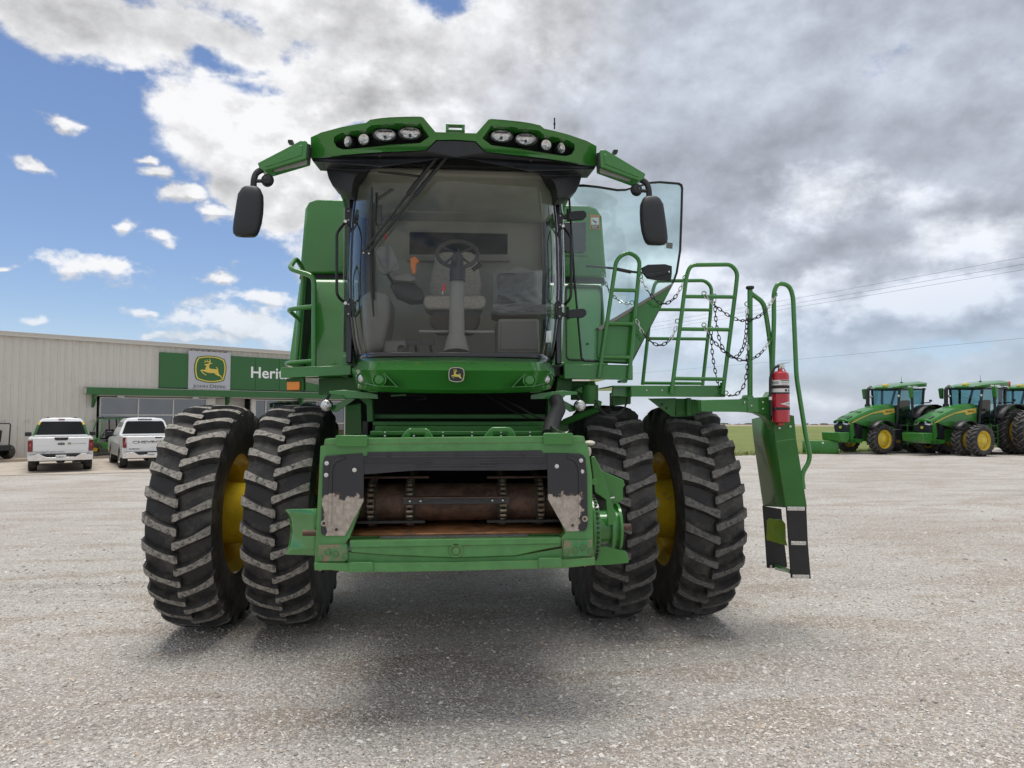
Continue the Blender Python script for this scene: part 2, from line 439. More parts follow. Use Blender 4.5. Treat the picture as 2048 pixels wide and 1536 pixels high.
# ------------------------------------------------------------------ ground
def ground_z(x, y):                                  # level yard; beyond the field the land falls away
    d = math.hypot(x, y); a = math.atan2(x, y)
    t = min(1, max(0, (d - 8) / 14)); w = min(1, max(0, (-a - .06) / .32)); dip = -.30 * t * t * (3 - 2 * t) * w * w * (3 - 2 * w)
    return dip if d < 140 else dip - (d - 140) * 0.0165

def ground_material():
    m = bpy.data.materials.new('yard_ground'); m.use_nodes = True; nt = m.node_tree; b = nt.nodes['Principled BSDF']
    g = nt.nodes.new('ShaderNodeNewGeometry'); P = g.outputs['Position']
    b.inputs['Roughness'].default_value = .93; b.inputs['Specular IOR Level'].default_value = .25
    big = noise(nt, P, .35, 5, .6); mp = nt.nodes.new('ShaderNodeMapping'); nt.links.new(P, mp.inputs[0]); mp.inputs['Rotation'].default_value = (0, 0, .12); mp.inputs['Scale'].default_value = (.55, 1.5, 1.0); mid = noise(nt, mp.outputs[0], 1.3, 8, .62, .3); fine = noise(nt, P, 26, 4, .6); grit = noise(nt, P, 130, 3, .6)
    vo = nt.nodes.new('ShaderNodeTexVoronoi'); vo.inputs['Scale'].default_value = 58; nt.links.new(P, vo.inputs['Vector'])
    vo2 = nt.nodes.new('ShaderNodeTexVoronoi'); vo2.inputs['Scale'].default_value = 22; nt.links.new(P, vo2.inputs['Vector'])
    base = mixc(nt, big.ss(.35, .65), (.485, .450, .410), (.585, .560, .525))
    mp2 = nt.nodes.new('ShaderNodeMapping'); nt.links.new(P, mp2.inputs[0]); mp2.inputs['Rotation'].default_value = (0, 0, .35); mp2.inputs['Scale'].default_value = (.10, 1.0, 1.0)
    base = mixc(nt, noise(nt, mp2.outputs[0], .9, 5, .6, .4).ss(.52, .66) * .55, base, (.36, .325, .29))   # drive lanes
    base = mixc(nt, mid.ss(.47, .62) * .80, base, (.43, .370, .315))          # sandy worn tracks
    hs = nt.nodes.new('ShaderNodeSeparateColor'); nt.links.new(vo.outputs['Color'], hs.inputs[0])
    st = Nd(nt, hs.outputs[0])
    base = mixc(nt, st.ss(.70, .97) * .70, base, (.80, .775, .74))            # pale chips
    base = mixc(nt, (1.0 - st.ss(.04, .30)) * .45, base, (.235, .21, .185))    # dark chips
    nt.links.new(base, b.inputs['Base Color'])
    h = Nd(nt, vo.outputs['Distance']) * -1.0 + fine * .5 + grit * .25 + mid * .8 + Nd(nt, vo2.outputs['Distance']) * -.5
    bp = nt.nodes.new('ShaderNodeBump'); bp.inputs['Strength'].default_value = .9; bp.inputs['Distance'].default_value = .03
    nt.links.new(h.s, bp.inputs['Height']); nt.links.new(bp.outputs[0], b.inputs['Normal'])
    return m

def build_ground():
    rs = [0.0, 3, 6, 8, 9.5, 11, 12.5, 14, 15.5, 17, 18.5, 20, 22, 24, 30, 60, 100, 139, 141, 180, 260, 420, 800, 1600, 3500]
    n = 144; mb = MB(); rows = []
    for r_ in rs:
        rows.append([(r_ * math.sin(2 * math.pi * j / n), r_ * math.cos(2 * math.pi * j / n), ground_z(r_ * math.sin(2 * math.pi * j / n), r_ * math.cos(2 * math.pi * j / n))) for j in range(n)])
    mb.grid(rows, 0, True)
    structure(mb.build('gravel_yard', ground_material()))
    # grass on the right: edge traced where it meets the gravel, reaching out to the brow
    gm = bpy.data.materials.new('field_grass'); gm.use_nodes = True; nt = gm.node_tree; b = nt.nodes['Principled BSDF']; b.inputs['Roughness'].default_value = .9
    g = nt.nodes.new('ShaderNodeNewGeometry'); P = g.outputs['Position']
    n1 = noise(nt, P, .12, 6, .6); n2 = noise(nt, P, 3.0, 6, .65)
    c = mixc(nt, n1.ss(.35, .65), (.125, .185, .032), (.19, .225, .055)); c = mixc(nt, n2.ss(.4, .75) * .5, c, (.25, .25, .10))
    nt.links.new(c, b.inputs['Base Color'])
    bp = nt.nodes.new('ShaderNodeBump'); bp.inputs['Distance'].default_value = .15; nt.links.new(noise(nt, P, 9, 5, .7).s, bp.inputs['Height']); nt.links.new(bp.outputs[0], b.inputs['Normal'])
    near = [G(x, y) for x, y in ((1180, 917), (1330, 915), (1480, 911), (1560, 909), (1640, 908), (1700, 905), (1800, 901), (1900, 898), (2060, 893), (2300, 888))]
    rows = []
    for k in range(9):
        t = (k / 8) ** 1.6; row = []
        for q in near:
            far = Vector((q.x, q.y, 0)).normalized() * 118
            p = Vector((q.x, q.y, 0)).lerp(far, t); row.append((p.x, p.y, .006))
        rows.append(row)
    mb = MB(); mb.grid(rows); structure(mb.build('grass_field', gm))
    sm = mat('stubble_field', (.30, .25, .185), .95, var=.15, vscale=.2)
    rows = []
    for rr in (117, 128, 140, 170, 300):
        rows.append([(rr * math.sin(R(a)), rr * math.cos(R(a)), ground_z(0, rr) + .012) for a in range(6, 80, 3)])
    mb = MB(); mb.grid(rows); structure(mb.build('stubble_field', sm))
    # uneven grass fringe where the lawn meets the gravel
    rnd = random.Random(3); mb = MB()
    for i in range(len(near) - 1):
        a, c = near[i], near[i + 1]; cnt = int((c - a).length * 130)
        for k in range(cnt):
            t = rnd.random(); p = a.lerp(c, t); o = Vector((p.x, p.y, 0)).normalized()
            p = p + o * (abs(rnd.gauss(0, 1.3)) - .35) ; h = rnd.uniform(.05, .16); w = rnd.uniform(.008, .018); an = rnd.random() * 6.28
            dx = Vector((math.cos(an) * w, math.sin(an) * w, 0)); tip = Vector((rnd.gauss(0, .04), rnd.gauss(0, .04), h))
            mb.add([p - dx, p + dx, p + tip], [(0, 1, 2)])
    o = mb.build('grass_tufts', gm); o['kind'] = 'stuff'; o['label'] = 'ragged grass blades along the edge of the gravel'
    # distant fence-line / tree smudge on the skyline
    rnd = random.Random(9); mb = MB()
    tm = mat('far_hedge', (.10, .105, .075), .95, var=.3, vscale=.3)
    for k in range(160):
        a = R(rnd.uniform(12, 62)); d = rnd.uniform(137, 140); h = rnd.uniform(.10, .34); w = rnd.uniform(.1, .9)
        p = Vector((d * math.sin(a), d * math.cos(a), 0)); mb.ball(p + Vector((0, 0, h * .4)), (w, w, h * .6), 0, 6, 4)
    o = mb.build('skyline_scrub', tm); o['kind'] = 'stuff'; o['label'] = 'low far scrub along the brow of the field'
build_ground()

# loose stones on the yard, thick near the camera
def build_gravel():
    rnd = random.Random(21); mb = MB()
    base = [Vector(q) for q in ((1, 0, 0), (-1, 0, 0), (0, 1, 0), (0, -1, 0), (0, 0, 1), (0, 0, -.5))]
    fcs = [(0, 2, 4), (2, 1, 4), (1, 3, 4), (3, 0, 4), (2, 0, 5), (1, 2, 5), (3, 1, 5), (0, 3, 5)]
    N = 90000; vs = []; fs = []; ms = []
    for i in range(N):
        # denser near: sample image-like, uniform in 1/distance
        y = 1.75 * FPX / rnd.uniform(1.75 * FPX / 15.0, 1.75 * FPX / 2.1) ; x = rnd.uniform(-.82, .92) * y
        s = rnd.lognormvariate(math.log(.0065), .42); s = min(s, .022)
        if y > 6: s *= 1.25
        an = rnd.random() * 6.28; ca, sa = math.cos(an), math.sin(an)
        e = (rnd.uniform(.8, 1.5), rnd.uniform(.6, 1.0), rnd.uniform(.45, .8)); o = len(vs)
        gz = ground_z(x, y); tx, ty = rnd.uniform(-.25, .25), rnd.uniform(-.25, .25)
        for q in base:
            qx, qy, qz = q.x * e[0] * rnd.uniform(.7, 1.2), q.y * e[1] * rnd.uniform(.7, 1.2), q.z * e[2] * rnd.uniform(.7, 1.15)
            qz += qx * tx + qy * ty
            vs.append((x + (qx * ca - qy * sa) * s, y + (qx * sa + qy * ca) * s, qz * s + s * .12 + gz))
        for f in fcs: fs.append((f[0] + o, f[1] + o, f[2] + o))
        w = rnd.random(); mi = 0 if w < .42 else 1 if w < .72 else 2 if w < .90 else 3
        ms += [mi] * 8
    me = bpy.data.meshes.new('loose_gravel'); me.from_pydata(vs, [], fs)
    for nm, c in (('stone_grey', (.53, .495, .45)), ('stone_pale', (.70, .67, .63)), ('stone_dark', (.30, .28, .26)), ('stone_tan', (.51, .42, .335))):
        me.materials.append(mat(nm, c, .85, var=.12, vscale=40))
    me.polygons.foreach_set('material_index', ms); me.update()
    o = bpy.data.objects.new('loose_gravel', me); COL.objects.link(o)
    o['kind'] = 'stuff'; o['label'] = 'loose grey limestone chips scattered over the yard'
build_gravel()
def lerp_tab(tab, y):
    if y <= tab[0][0]: return tab[0][1]
    for (a, b), (c, d) in zip(tab, tab[1:]):
        if y <= c: return b + (d - b) * (y - a) / (c - a)
    return tab[-1][1]
# ---- leaping-deer badge
DEER = [(405, 765), (455, 740), (575, 732), (590, 660), (620, 600), (615, 590), (585, 590), (570, 575), (540, 560), (540, 548), (590, 538), (650, 522), (700, 508), (705, 478),
        (680, 460), (610, 462), (530, 490), (525, 478), (580, 450), (565, 425), (535, 418), (540, 405), (575, 412), (600, 442), (640, 432), (640, 405), (605, 382), (612, 372), (645, 388), (668, 432), (705, 440),
        (722, 400), (700, 360), (712, 345), (745, 385), (752, 440), (740, 492), (775, 490), (815, 482), (815, 492), (790, 522), (735, 528), (715, 560), (705, 620), (712, 660), (745, 690), (860, 695), (960, 705), (980, 690), (965, 655),
        (935, 618), (948, 610), (985, 640), (1010, 680), (1028, 720), (1012, 738), (1040, 830), (1065, 885), (1110, 910), (1160, 975), (1205, 1030), (1185, 1050), (1130, 985), (1100, 950), (1030, 930), (940, 890), (880, 835),
        (790, 840), (690, 838), (600, 815), (540, 790), (490, 785), (470, 790), (500, 830), (560, 875), (620, 910), (605, 935), (545, 900), (480, 855), (440, 800)]
def badge_shape(k):                                  # rounded shield outline, k shrinks it
    c = [(300, 300), (450, 262), (600, 240), (760, 236), (920, 240), (1080, 270), (1245, 340), (1285, 440), (1308, 560), (1315, 690), (1300, 830), (1270, 960), (1235, 1090), (1100, 1140), (950, 1170), (800, 1185), (650, 1178), (500, 1150), (380, 1115), (265, 1070), (225, 940), (205, 820), (200, 690), (210, 560), (240, 430)]
    return [(760 + (x - 760) * k, 710 + (y - 710) * k) for x, y in c]
def badge(fm, out, parent, mats, name='emblem', th=.004):
    """out: unit vector off the surface; fm maps emblem units (1000 = full width) to the surface"""
    out = Vector(out); m = MB()
    def put(poly, a, b, mi, holes=()): m.plate(poly, list(holes), lambda q: fm(*q) + out * b, lambda q: fm(*q) + out * a, mi)
    put(badge_shape(1.0), 0, th, 0); put(badge_shape(.94), th * 1.02, th * 1.6, 1, [badge_shape(.865)]); put(DEER, th * 1.02, th * 1.6, 2)
    return m.build(name, mats, parent)

# ------------------------------------------------------------------ wheels
def tyre_mb(Rt, wid, rim, nl, lugh, skew, lugw, flip=1, shoulder=.035, dust=1):
    """lug tyre about the local X axis, centred at the origin; front (-Y) lugs make a V open at the top"""
    mb = MB(); h = wid / 2; Rc = Rt - lugh
    prof = [(rim + .01, -h * .72), (rim + .03, -h * .86), ((rim + Rc) / 2, -h * 1.0), (Rc - .10, -h * 1.0), (Rc - shoulder, -h * .95), (Rc - .010, -h * .70), (Rc, -h * .2),
            (Rc, h * .2), (Rc - .010, h * .70), (Rc - shoulder, h * .95), (Rc - .10, h * 1.0), ((rim + Rc) / 2, h * 1.0), (rim + .03, h * .86), (rim + .01, h * .72)]
    mb.lathe(prof, (0, 0, 0), (1, 0, 0), 60, 0)
    def rad(x):
        t = abs(x) / h
        return Rc - shoulder * max(0, (t - .5) / .5) ** 1.6 if t < 1 else Rc - shoulder
    K = 7; rnd = random.Random(5)
    for s in (-1, 1):
        for k in range(nl):
            th0 = 2 * math.pi * (k + (.5 if s > 0 else 0)) / nl; rows = []
            jw = rnd.uniform(.94, 1.06)
            for i in range(K + 1):
                t = (0, .07, .22, .4, .58, .76, .92, 1.0)[i]; x = s * (-.035 * wid + t * (h * .985 + .035 * wid))
                th = th0 + skew * (t ** 1.25) * flip / Rt
                wt = lugw * (1.30 - .42 * math.sin(math.pi * min(1, t * 1.1))) / 2 * jw; wb = wt * 1.75
                rb = rad(x) - .006; rt = (rad(x) + lugh * (1 - .10 * t))
                if i == K: rb -= .05; rt -= .012
                if i == 0: rt -= .006; wt *= .72; wb *= .8
                row = []
                for (r_, w_) in ((rb, -wb), (rt, -wt), (rt, wt), (rb, wb)):
                    a = th + w_ / Rt
                    row.append(Vector((x, -r_ * math.cos(a), r_ * math.sin(a))))
                rows.append(row)
            # skirt running down the shoulder
            x = s * h * 1.005; th = th0 + skew * flip * 1.05 / Rt; wb = lugw * .55; row = []
            for (r_, w_) in ((Rc - .13, -wb * .6), (Rc - .10, -wb * .35), (Rc - .10, wb * .35), (Rc - .13, wb * .6)):
                a = th + w_ / Rt; row.append(Vector((x, -r_ * math.cos(a), r_ * math.sin(a))))
            rows.append(row)
            o = len(mb.v)
            for r_ in rows: mb.v += r_
            m = len(rows)
            for i in range(m - 1):
                for j in range(3):
                    mb.f.append([o + i * 4 + j, o + i * 4 + j + 1, o + (i + 1) * 4 + j + 1, o + (i + 1) * 4 + j]); mb.m.append(dust if (j == 1 and i < m - 2) else 0)
            mb.f.append([o, o + 1, o + 2, o + 3]); mb.m.append(0)
    return mb

def rim_mb(rim, wid, disc, side=1, hub=.16, bolts=10):
    """dished steel rim about X; disc sits at x = disc, open dish on the other side"""
    h = wid / 2 * .80
    mb = MB()
    prof = [(rim + .035, -h), (rim + .005, -h + .012), (rim - .010, -h + .05), (rim - .055, -h * .55), (rim - .075, 0), (rim - .055, h * .55), (rim - .010, h - .05), (rim + .005, h - .012), (rim + .035, h)]
    mb.lathe(prof, (0, 0, 0), (1, 0, 0), 48, 0)
    mb.lathe([(rim - .066, disc - side * .05), (rim - .10, disc - side * .01), (rim * .62, disc + side * .015), (hub + .05, disc + side * .035), (hub, disc + side * .09), (hub * .7, disc + side * .11), (0.001, disc + side * .11)], (0, 0, 0), (1, 0, 0), 40, 0)
    for k in range(bolts):
        a = 2 * math.pi * k / bolts; rr = hub + .075
        mb.lathe([(.017, 0), (.017, side * .03), (.001, side * .034)], (disc + side * .025, rr * math.cos(a), rr * math.sin(a)), (1, 0, 0), 6, 1)
    return mb


# ------------------------------------------------------------------ dealership building, left
Z0 = -.30
WG = G(0, 922, Z0); WA = R(48.25); WD = Vector((math.sin(WA), math.cos(WA), 0)); WN = Vector((WD.y, -WD.x, 0))
def BP(s, z, o=0.0): return Vector((WG.x, WG.y, 0)) + WD * s + WN * o + Vector((0, 0, z))
def SZ(x, y, o=0.0):                                 # photo direction met with the wall plane
    k = ray(x, y); q = C0 + k * (((WG - C0).dot(WN) + o) / k.dot(WN)); return (q - WG).dot(WD), q.z
BL = thing('dealership_building', 'long pale ribbed metal dealership building with green sign band and canopy', 'building', tuple(BP(0, Z0)), -WA + R(90))
CREAMW = mat('pale_wall_metal', (.60, .575, .53), .5, var=.03, vscale=1.2, dirt=(.40, .37, .33), dscale=1.5, damt=.2)
TRIMW = mat('pale_trim', (.56, .54, .50), .45, var=.03)
ALU = mat('window_aluminium', (.52, .52, .50), .4, metal=.3)
def bbox(s0, s1, z0, z1, o0, o1, m=None, mi=0):
    m = m or MB(); a = [BP(s, z, o) for z in (z0, z1) for o in (o0, o1) for s in (s0, s1)]
    m.add(a, [(0, 2, 3, 1), (4, 5, 7, 6), (0, 1, 5, 4), (2, 6, 7, 3), (0, 4, 6, 2), (1, 3, 7, 5)], mi); return m
S0, S1, EZ = -16.0, 30.0, 5.51
SW0, SW1, SWT = SZ(201, 795)[0] - .12, 20.0, 2.66    # shop-front opening
m = MB(); bbox(S0 + .05, SW0 - .02, Z0, EZ - .1, -.25, -.06, m); bbox(SW0 - .02, S1, SWT + .02, EZ - .1, -.25, -.06, m); bbox(SW1, S1, Z0, SWT + .02, -.25, -.06, m)
m.build('wall_core', CREAMW, BL)
m = MB(); bbox(S0, S0 + .2, Z0, EZ - .1, -18, -.26, m); bbox(S1 - .2, S1, Z0, EZ - .1, -18, -.26, m); bbox(S0, S1, Z0, EZ - .1, -18.2, -18, m); m.build('far_walls', CREAMW, BL)
m = MB(); m.add([BP(S0 - .1, EZ - .05, .12), BP(S1 + .1, EZ - .05, .12), BP(S1 + .1, EZ + .35, -9), BP(S0 - .1, EZ + .35, -9), BP(S1 + .1, EZ - .05, -18.3), BP(S0 - .1, EZ - .05, -18.3)], [(0, 1, 2, 3), (3, 2, 4, 5)]); m.build('roof', TRIMW, BL)
def panel_mb(z0, z1):                                # one ribbed sheet 0.90 wide, three ribs
    pr = []; w = .90
    for k in range(3):
        a = k * .3
        pr += [(a, 0), (a + .118, 0), (a + .135, .034), (a + .165, .034), (a + .182, 0), (a + .235, 0), (a + .240, .006), (a + .250, .006), (a + .255, 0)]
    pr.append((w - .008, 0)); rows = [[BP(s, z, o - .055) for s, o in pr] for z in (z0, z1)]
    m = MB(); m.grid(rows); return m
full = top_ = None; s = S0
while s < S1 - .5:
    inn = s + .45 > SW0 and s < SW1
    src = top_ if inn else full
    if src is None:
        o = panel_mb(SWT + .05 if inn else Z0 + .10, EZ - .10).build('wall_panel', CREAMW, BL, sharp=20, local=False)
        # keep the mesh at its own place in the row
        if inn: top_, ts = o, s
        else: full, fs_ = o, s
        base = s
        o.location = (s, 0, 0)
    else:
        c = share(src, 'wall_panel', BL); c.location = (s, 0, 0)
    s += .90
m = MB(); bbox(S0, SW0, Z0 + .02, Z0 + .12, -.05, .0, m); m.build('base_trim', DARKST, BL)
m = MB(); bbox(S0 - .1, S1 + .1, EZ - .20, EZ, -.05, .14, m); bbox(S0 - .1, S1 + .1, EZ - .10, EZ - .07, .14, .155, m); bbox(S0 - .1, S1 + .1, EZ - .02, EZ + .01, .14, .16, m); m.build('eave_gutter', TRIMW, BL, bevel=.01)
# shop front: dark room, frames and panes
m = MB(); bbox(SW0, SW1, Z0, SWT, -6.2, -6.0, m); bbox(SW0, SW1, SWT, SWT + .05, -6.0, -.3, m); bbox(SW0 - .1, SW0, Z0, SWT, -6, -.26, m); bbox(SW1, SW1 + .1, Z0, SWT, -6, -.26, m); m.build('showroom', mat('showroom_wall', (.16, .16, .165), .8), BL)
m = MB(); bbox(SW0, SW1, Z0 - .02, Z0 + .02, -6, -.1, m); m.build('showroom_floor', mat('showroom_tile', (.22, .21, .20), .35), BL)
s_m = [SZ(x, 800)[0] for x in (201, 277, 347, 413)]; zt = SZ(201, 830)[1]; sill = SZ(201, 880)[1]
def shopfront(edges, z0, z1, ztr):
    for e in edges:
        m = bbox(e - .035, e + .035, z0, z1, -.10, .0); m.build('mullion', ALU, BL, bevel=.006)
    for z in (z0, ztr, z1):
        m = bbox(edges[0] - .03, edges[-1] + .03, z - .03, z + .03, -.09, -.01); m.build('transom', ALU, BL, bevel=.006)
    for a, b in zip(edges, edges[1:]):
        for (c, d) in ((z0, ztr), (ztr, z1)):
            m = bbox(a + .035, b - .035, c + .03, d - .03, -.055, -.045); m.build('window_pane', GLASS_S, BL)
shopfront(s_m, sill, SWT - .05, zt)
m = MB(); bbox(SW0, s_m[-1], Z0, sill - .03, -.12, -.02, m); m.build('stall_riser', CREAMW, BL)
e2 = [SZ(x, 800)[0] for x in (511, 532, 600, 640, 690)]
shopfront(e2, Z0 + .3, SWT - .05, SZ(520, 848)[1]); m = MB(); bbox(e2[0] - .25, e2[0] - .04, Z0, SWT, -.14, .02, m); bbox(s_m[-1] + .05, s_m[-1] + .5, Z0, SWT, -.2, -.02, m); m.build('door_jamb', TRIMW, BL)
m = MB(); bbox(s_m[-1] + .5, e2[0] - .25, 2.0, SWT, -.9, -.8, m); m.build('entrance_head', TRIMW, BL)
for a, b in ((s_m[-1] + .55, s_m[-1] + 1.45), (s_m[-1] + 1.5, s_m[-1] + 2.35)):
    m = MB(); bbox(a, b, Z0 + .05, 2.0, -.88, -.84, m); m.build('door_pane', GLASS_S, BL)
m = MB(); bbox(e2[0] - .04, SW1, Z0, Z0 + .27, -.12, -.02, m); m.build('stall_riser', CREAMW, BL)
# canopy
cl, ct_ = SZ(174, 774, .5); _, cb_ = SZ(187, 789, .5); CEND = 19.0
m = MB(); bbox(cl, CEND, cb_, ct_, .42, .50, m); CAN = m.build('canopy_fascia', LOGOG, BL, bevel=.01)
m = MB(); bbox(cl - .0, cl + .06, cb_, ct_, .0, .42, m); bbox(cl, CEND, ct_ - .03, ct_ + .02, .0, .45, m); bbox(cl, CEND, cb_ + .02, cb_ + .06, .0, .42, m); m.build('canopy_deck', TRIMW, BL)
for e in (cl + .35, SZ(455, 790, .3)[0], 14.6):
    m = MB(); m.prism([BP(e, cb_ + .0, .0), BP(e, cb_ + .0, .46), BP(e, cb_ - .22, .46), BP(e, cb_ - .62, .0)], WD * .10); m.build('canopy_bracket', LOGOG, BL, bevel=.01)
for x in (241, 390):
    s_, _ = SZ(x, 795, .3); m = MB(); bbox(s_ - .16, s_ + .16, cb_ - .12, cb_ + .0, .25, .40, m); m.build('canopy_lamp', mat('lamp_grey', (.5, .5, .48), .5), BL, bevel=.01)
# sign band
zb, zt2 = SZ(319, 775, .12)[1], SZ(320, 704, .12)[1]
seams = [SZ(x, 740, .12)[0] for x in (320, 376)]
m = bbox(seams[0], seams[1] + .05, zb, zt2, -.05, .12); m.build('sign_panel', LOGOG, BL, bevel=.015)
ss_ = [SZ(461, 740, .12)[0] - .03, SZ(511, 740, .12)[0], SZ(559, 740, .12)[0]]; ss_ += [ss_[-1] + 1.25 * k for k in range(1, 6)]
for a, b in zip(ss_, ss_[1:]):
    m = bbox(a + .006, b - .006, zb, zt2 + .03, -.05, .12); m.build('sign_panel', LOGOG, BL, bevel=.012)
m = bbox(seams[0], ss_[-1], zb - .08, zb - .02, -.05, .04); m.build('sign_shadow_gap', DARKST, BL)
d0, d1 = SZ(377, 740, .18)[0], SZ(461, 740, .18)[0]; dz0, dz1 = SZ(375, 778, .18)[1], SZ(377, 701, .18)[1]
m = bbox(d0, d1, dz0, dz1, .05, .18); DS = m.build('logo_board', SIGNGREY, BL, bevel=.01)
for k in range(7):
    sb = d0 + (d1 - d0) * (.07 + k * .135); m = bbox(sb - .02, sb + .02, dz1 + .005, dz1 + .07, .06, .10); m.build('board_clip', DARKST, DS)
dw = d1 - d0; dh = dz1 - dz0
bf = lambda x, y: BP(d0 + dw * (x / 1440 * 1.0 + .0), dz1 - (y - 100) / 1320 * dh, .181)
badge(lambda x, y: bf(x - 20, y), WN, DS, [LOGOG, LOGOY, LOGOY], 'emblem', .01)
def blet(s0_, z0_, o_): return lambda x, y, d: BP(s0_ + x, z0_ + y, o_ + d)
text_fit('JOHN DEERE', d0 + dw * .105, d0 + dw * .885, dz0 + dh * .045, dh * .088, lambda x, y, d: BP(x, y, .182 + d), .003, small=dh * .070).build('board_lettering', INK, DS)
hs, hz = SZ(500, 755, .13)
ht = SZ(500, 733, .13)[1] - hz; sw = SZ(553, 755, .13)[0] - hs
text_mb('Heritage Tractor', ht / .70, blet(hs, hz, .122), .012, bold=.014, sx=1.07).build('sign_lettering', SIGNW, BL)

# concrete apron and walk in front of the shop
CONC = mat('concrete', (.42, .37, .315), .85, var=.08, vscale=.8, dirt=(.30, .26, .22), dscale=1.4, damt=.3, bump=.1, bscale=30)
fr = [G(-420, 962, Z0), G(-100, 955, Z0), G(0, 952, Z0), G(150, 948.5, Z0), G(310, 944.5, Z0), G(460, 940, Z0), G(640, 933, Z0)]
m = MB(); n = len(fr); bk = [BP(-9 + 34 * k / (n - 1), Z0 + .012, -.1) for k in range(n)]
m.grid([[Vector((q.x, q.y, Z0 + .012)) for q in fr], bk]); structure(m.build('concrete_apron', CONC))
m = MB(); bbox(-14, SW1 + 6, Z0 - .1, Z0 + .13, -.3, 1.35, m); structure(m.build('shop_walk', mat('walk_concrete', (.40, .33, .26), .85, var=.08, vscale=1.5), bevel=.02))

# ------------------------------------------------------------------ pickups
def wheel_small(parent, x, y, z, r_, w_, name='wheel', alloy=None):
    w = bpy.data.objects.new(name, None); COL.objects.link(w); w.parent = parent; w.location = (x, y, z); WM[w] = Matrix(); s = 1 if x > 0 else -1
    m = MB(); h = w_ / 2; m.lathe([(r_ * .62, -h * .8), (r_ * .7, -h), (r_ * .92, -h), (r_, -h * .72), (r_, h * .72), (r_ * .92, h), (r_ * .7, h), (r_ * .62, h * .8)], (0, 0, 0), (1, 0, 0), 28)
    for k in range(3): m.lathe([(r_ + .001, (-.45 + .4 * k) * h), (r_ + .006, (-.42 + .4 * k) * h), (r_ + .006, (-.1 + .4 * k) * h), (r_ + .001, (-.07 + .4 * k) * h)], (0, 0, 0), (1, 0, 0), 28)
    m.build('tyre', TYRE, w, local=True)
    m = MB(); m.lathe([(r_ * .63, -s * -h * .8), (r_ * .60, s * h * .3), (r_ * .55, s * h * .2), (r_ * .15, s * h * .45), (.001, s * h * .45)], (0, 0, 0), (1, 0, 0), 24)
    m.build('rim', alloy or STEEL, w, local=True); return w
WHT = mat('truck_white', (.78, .79, .80), .25, coat=.6)
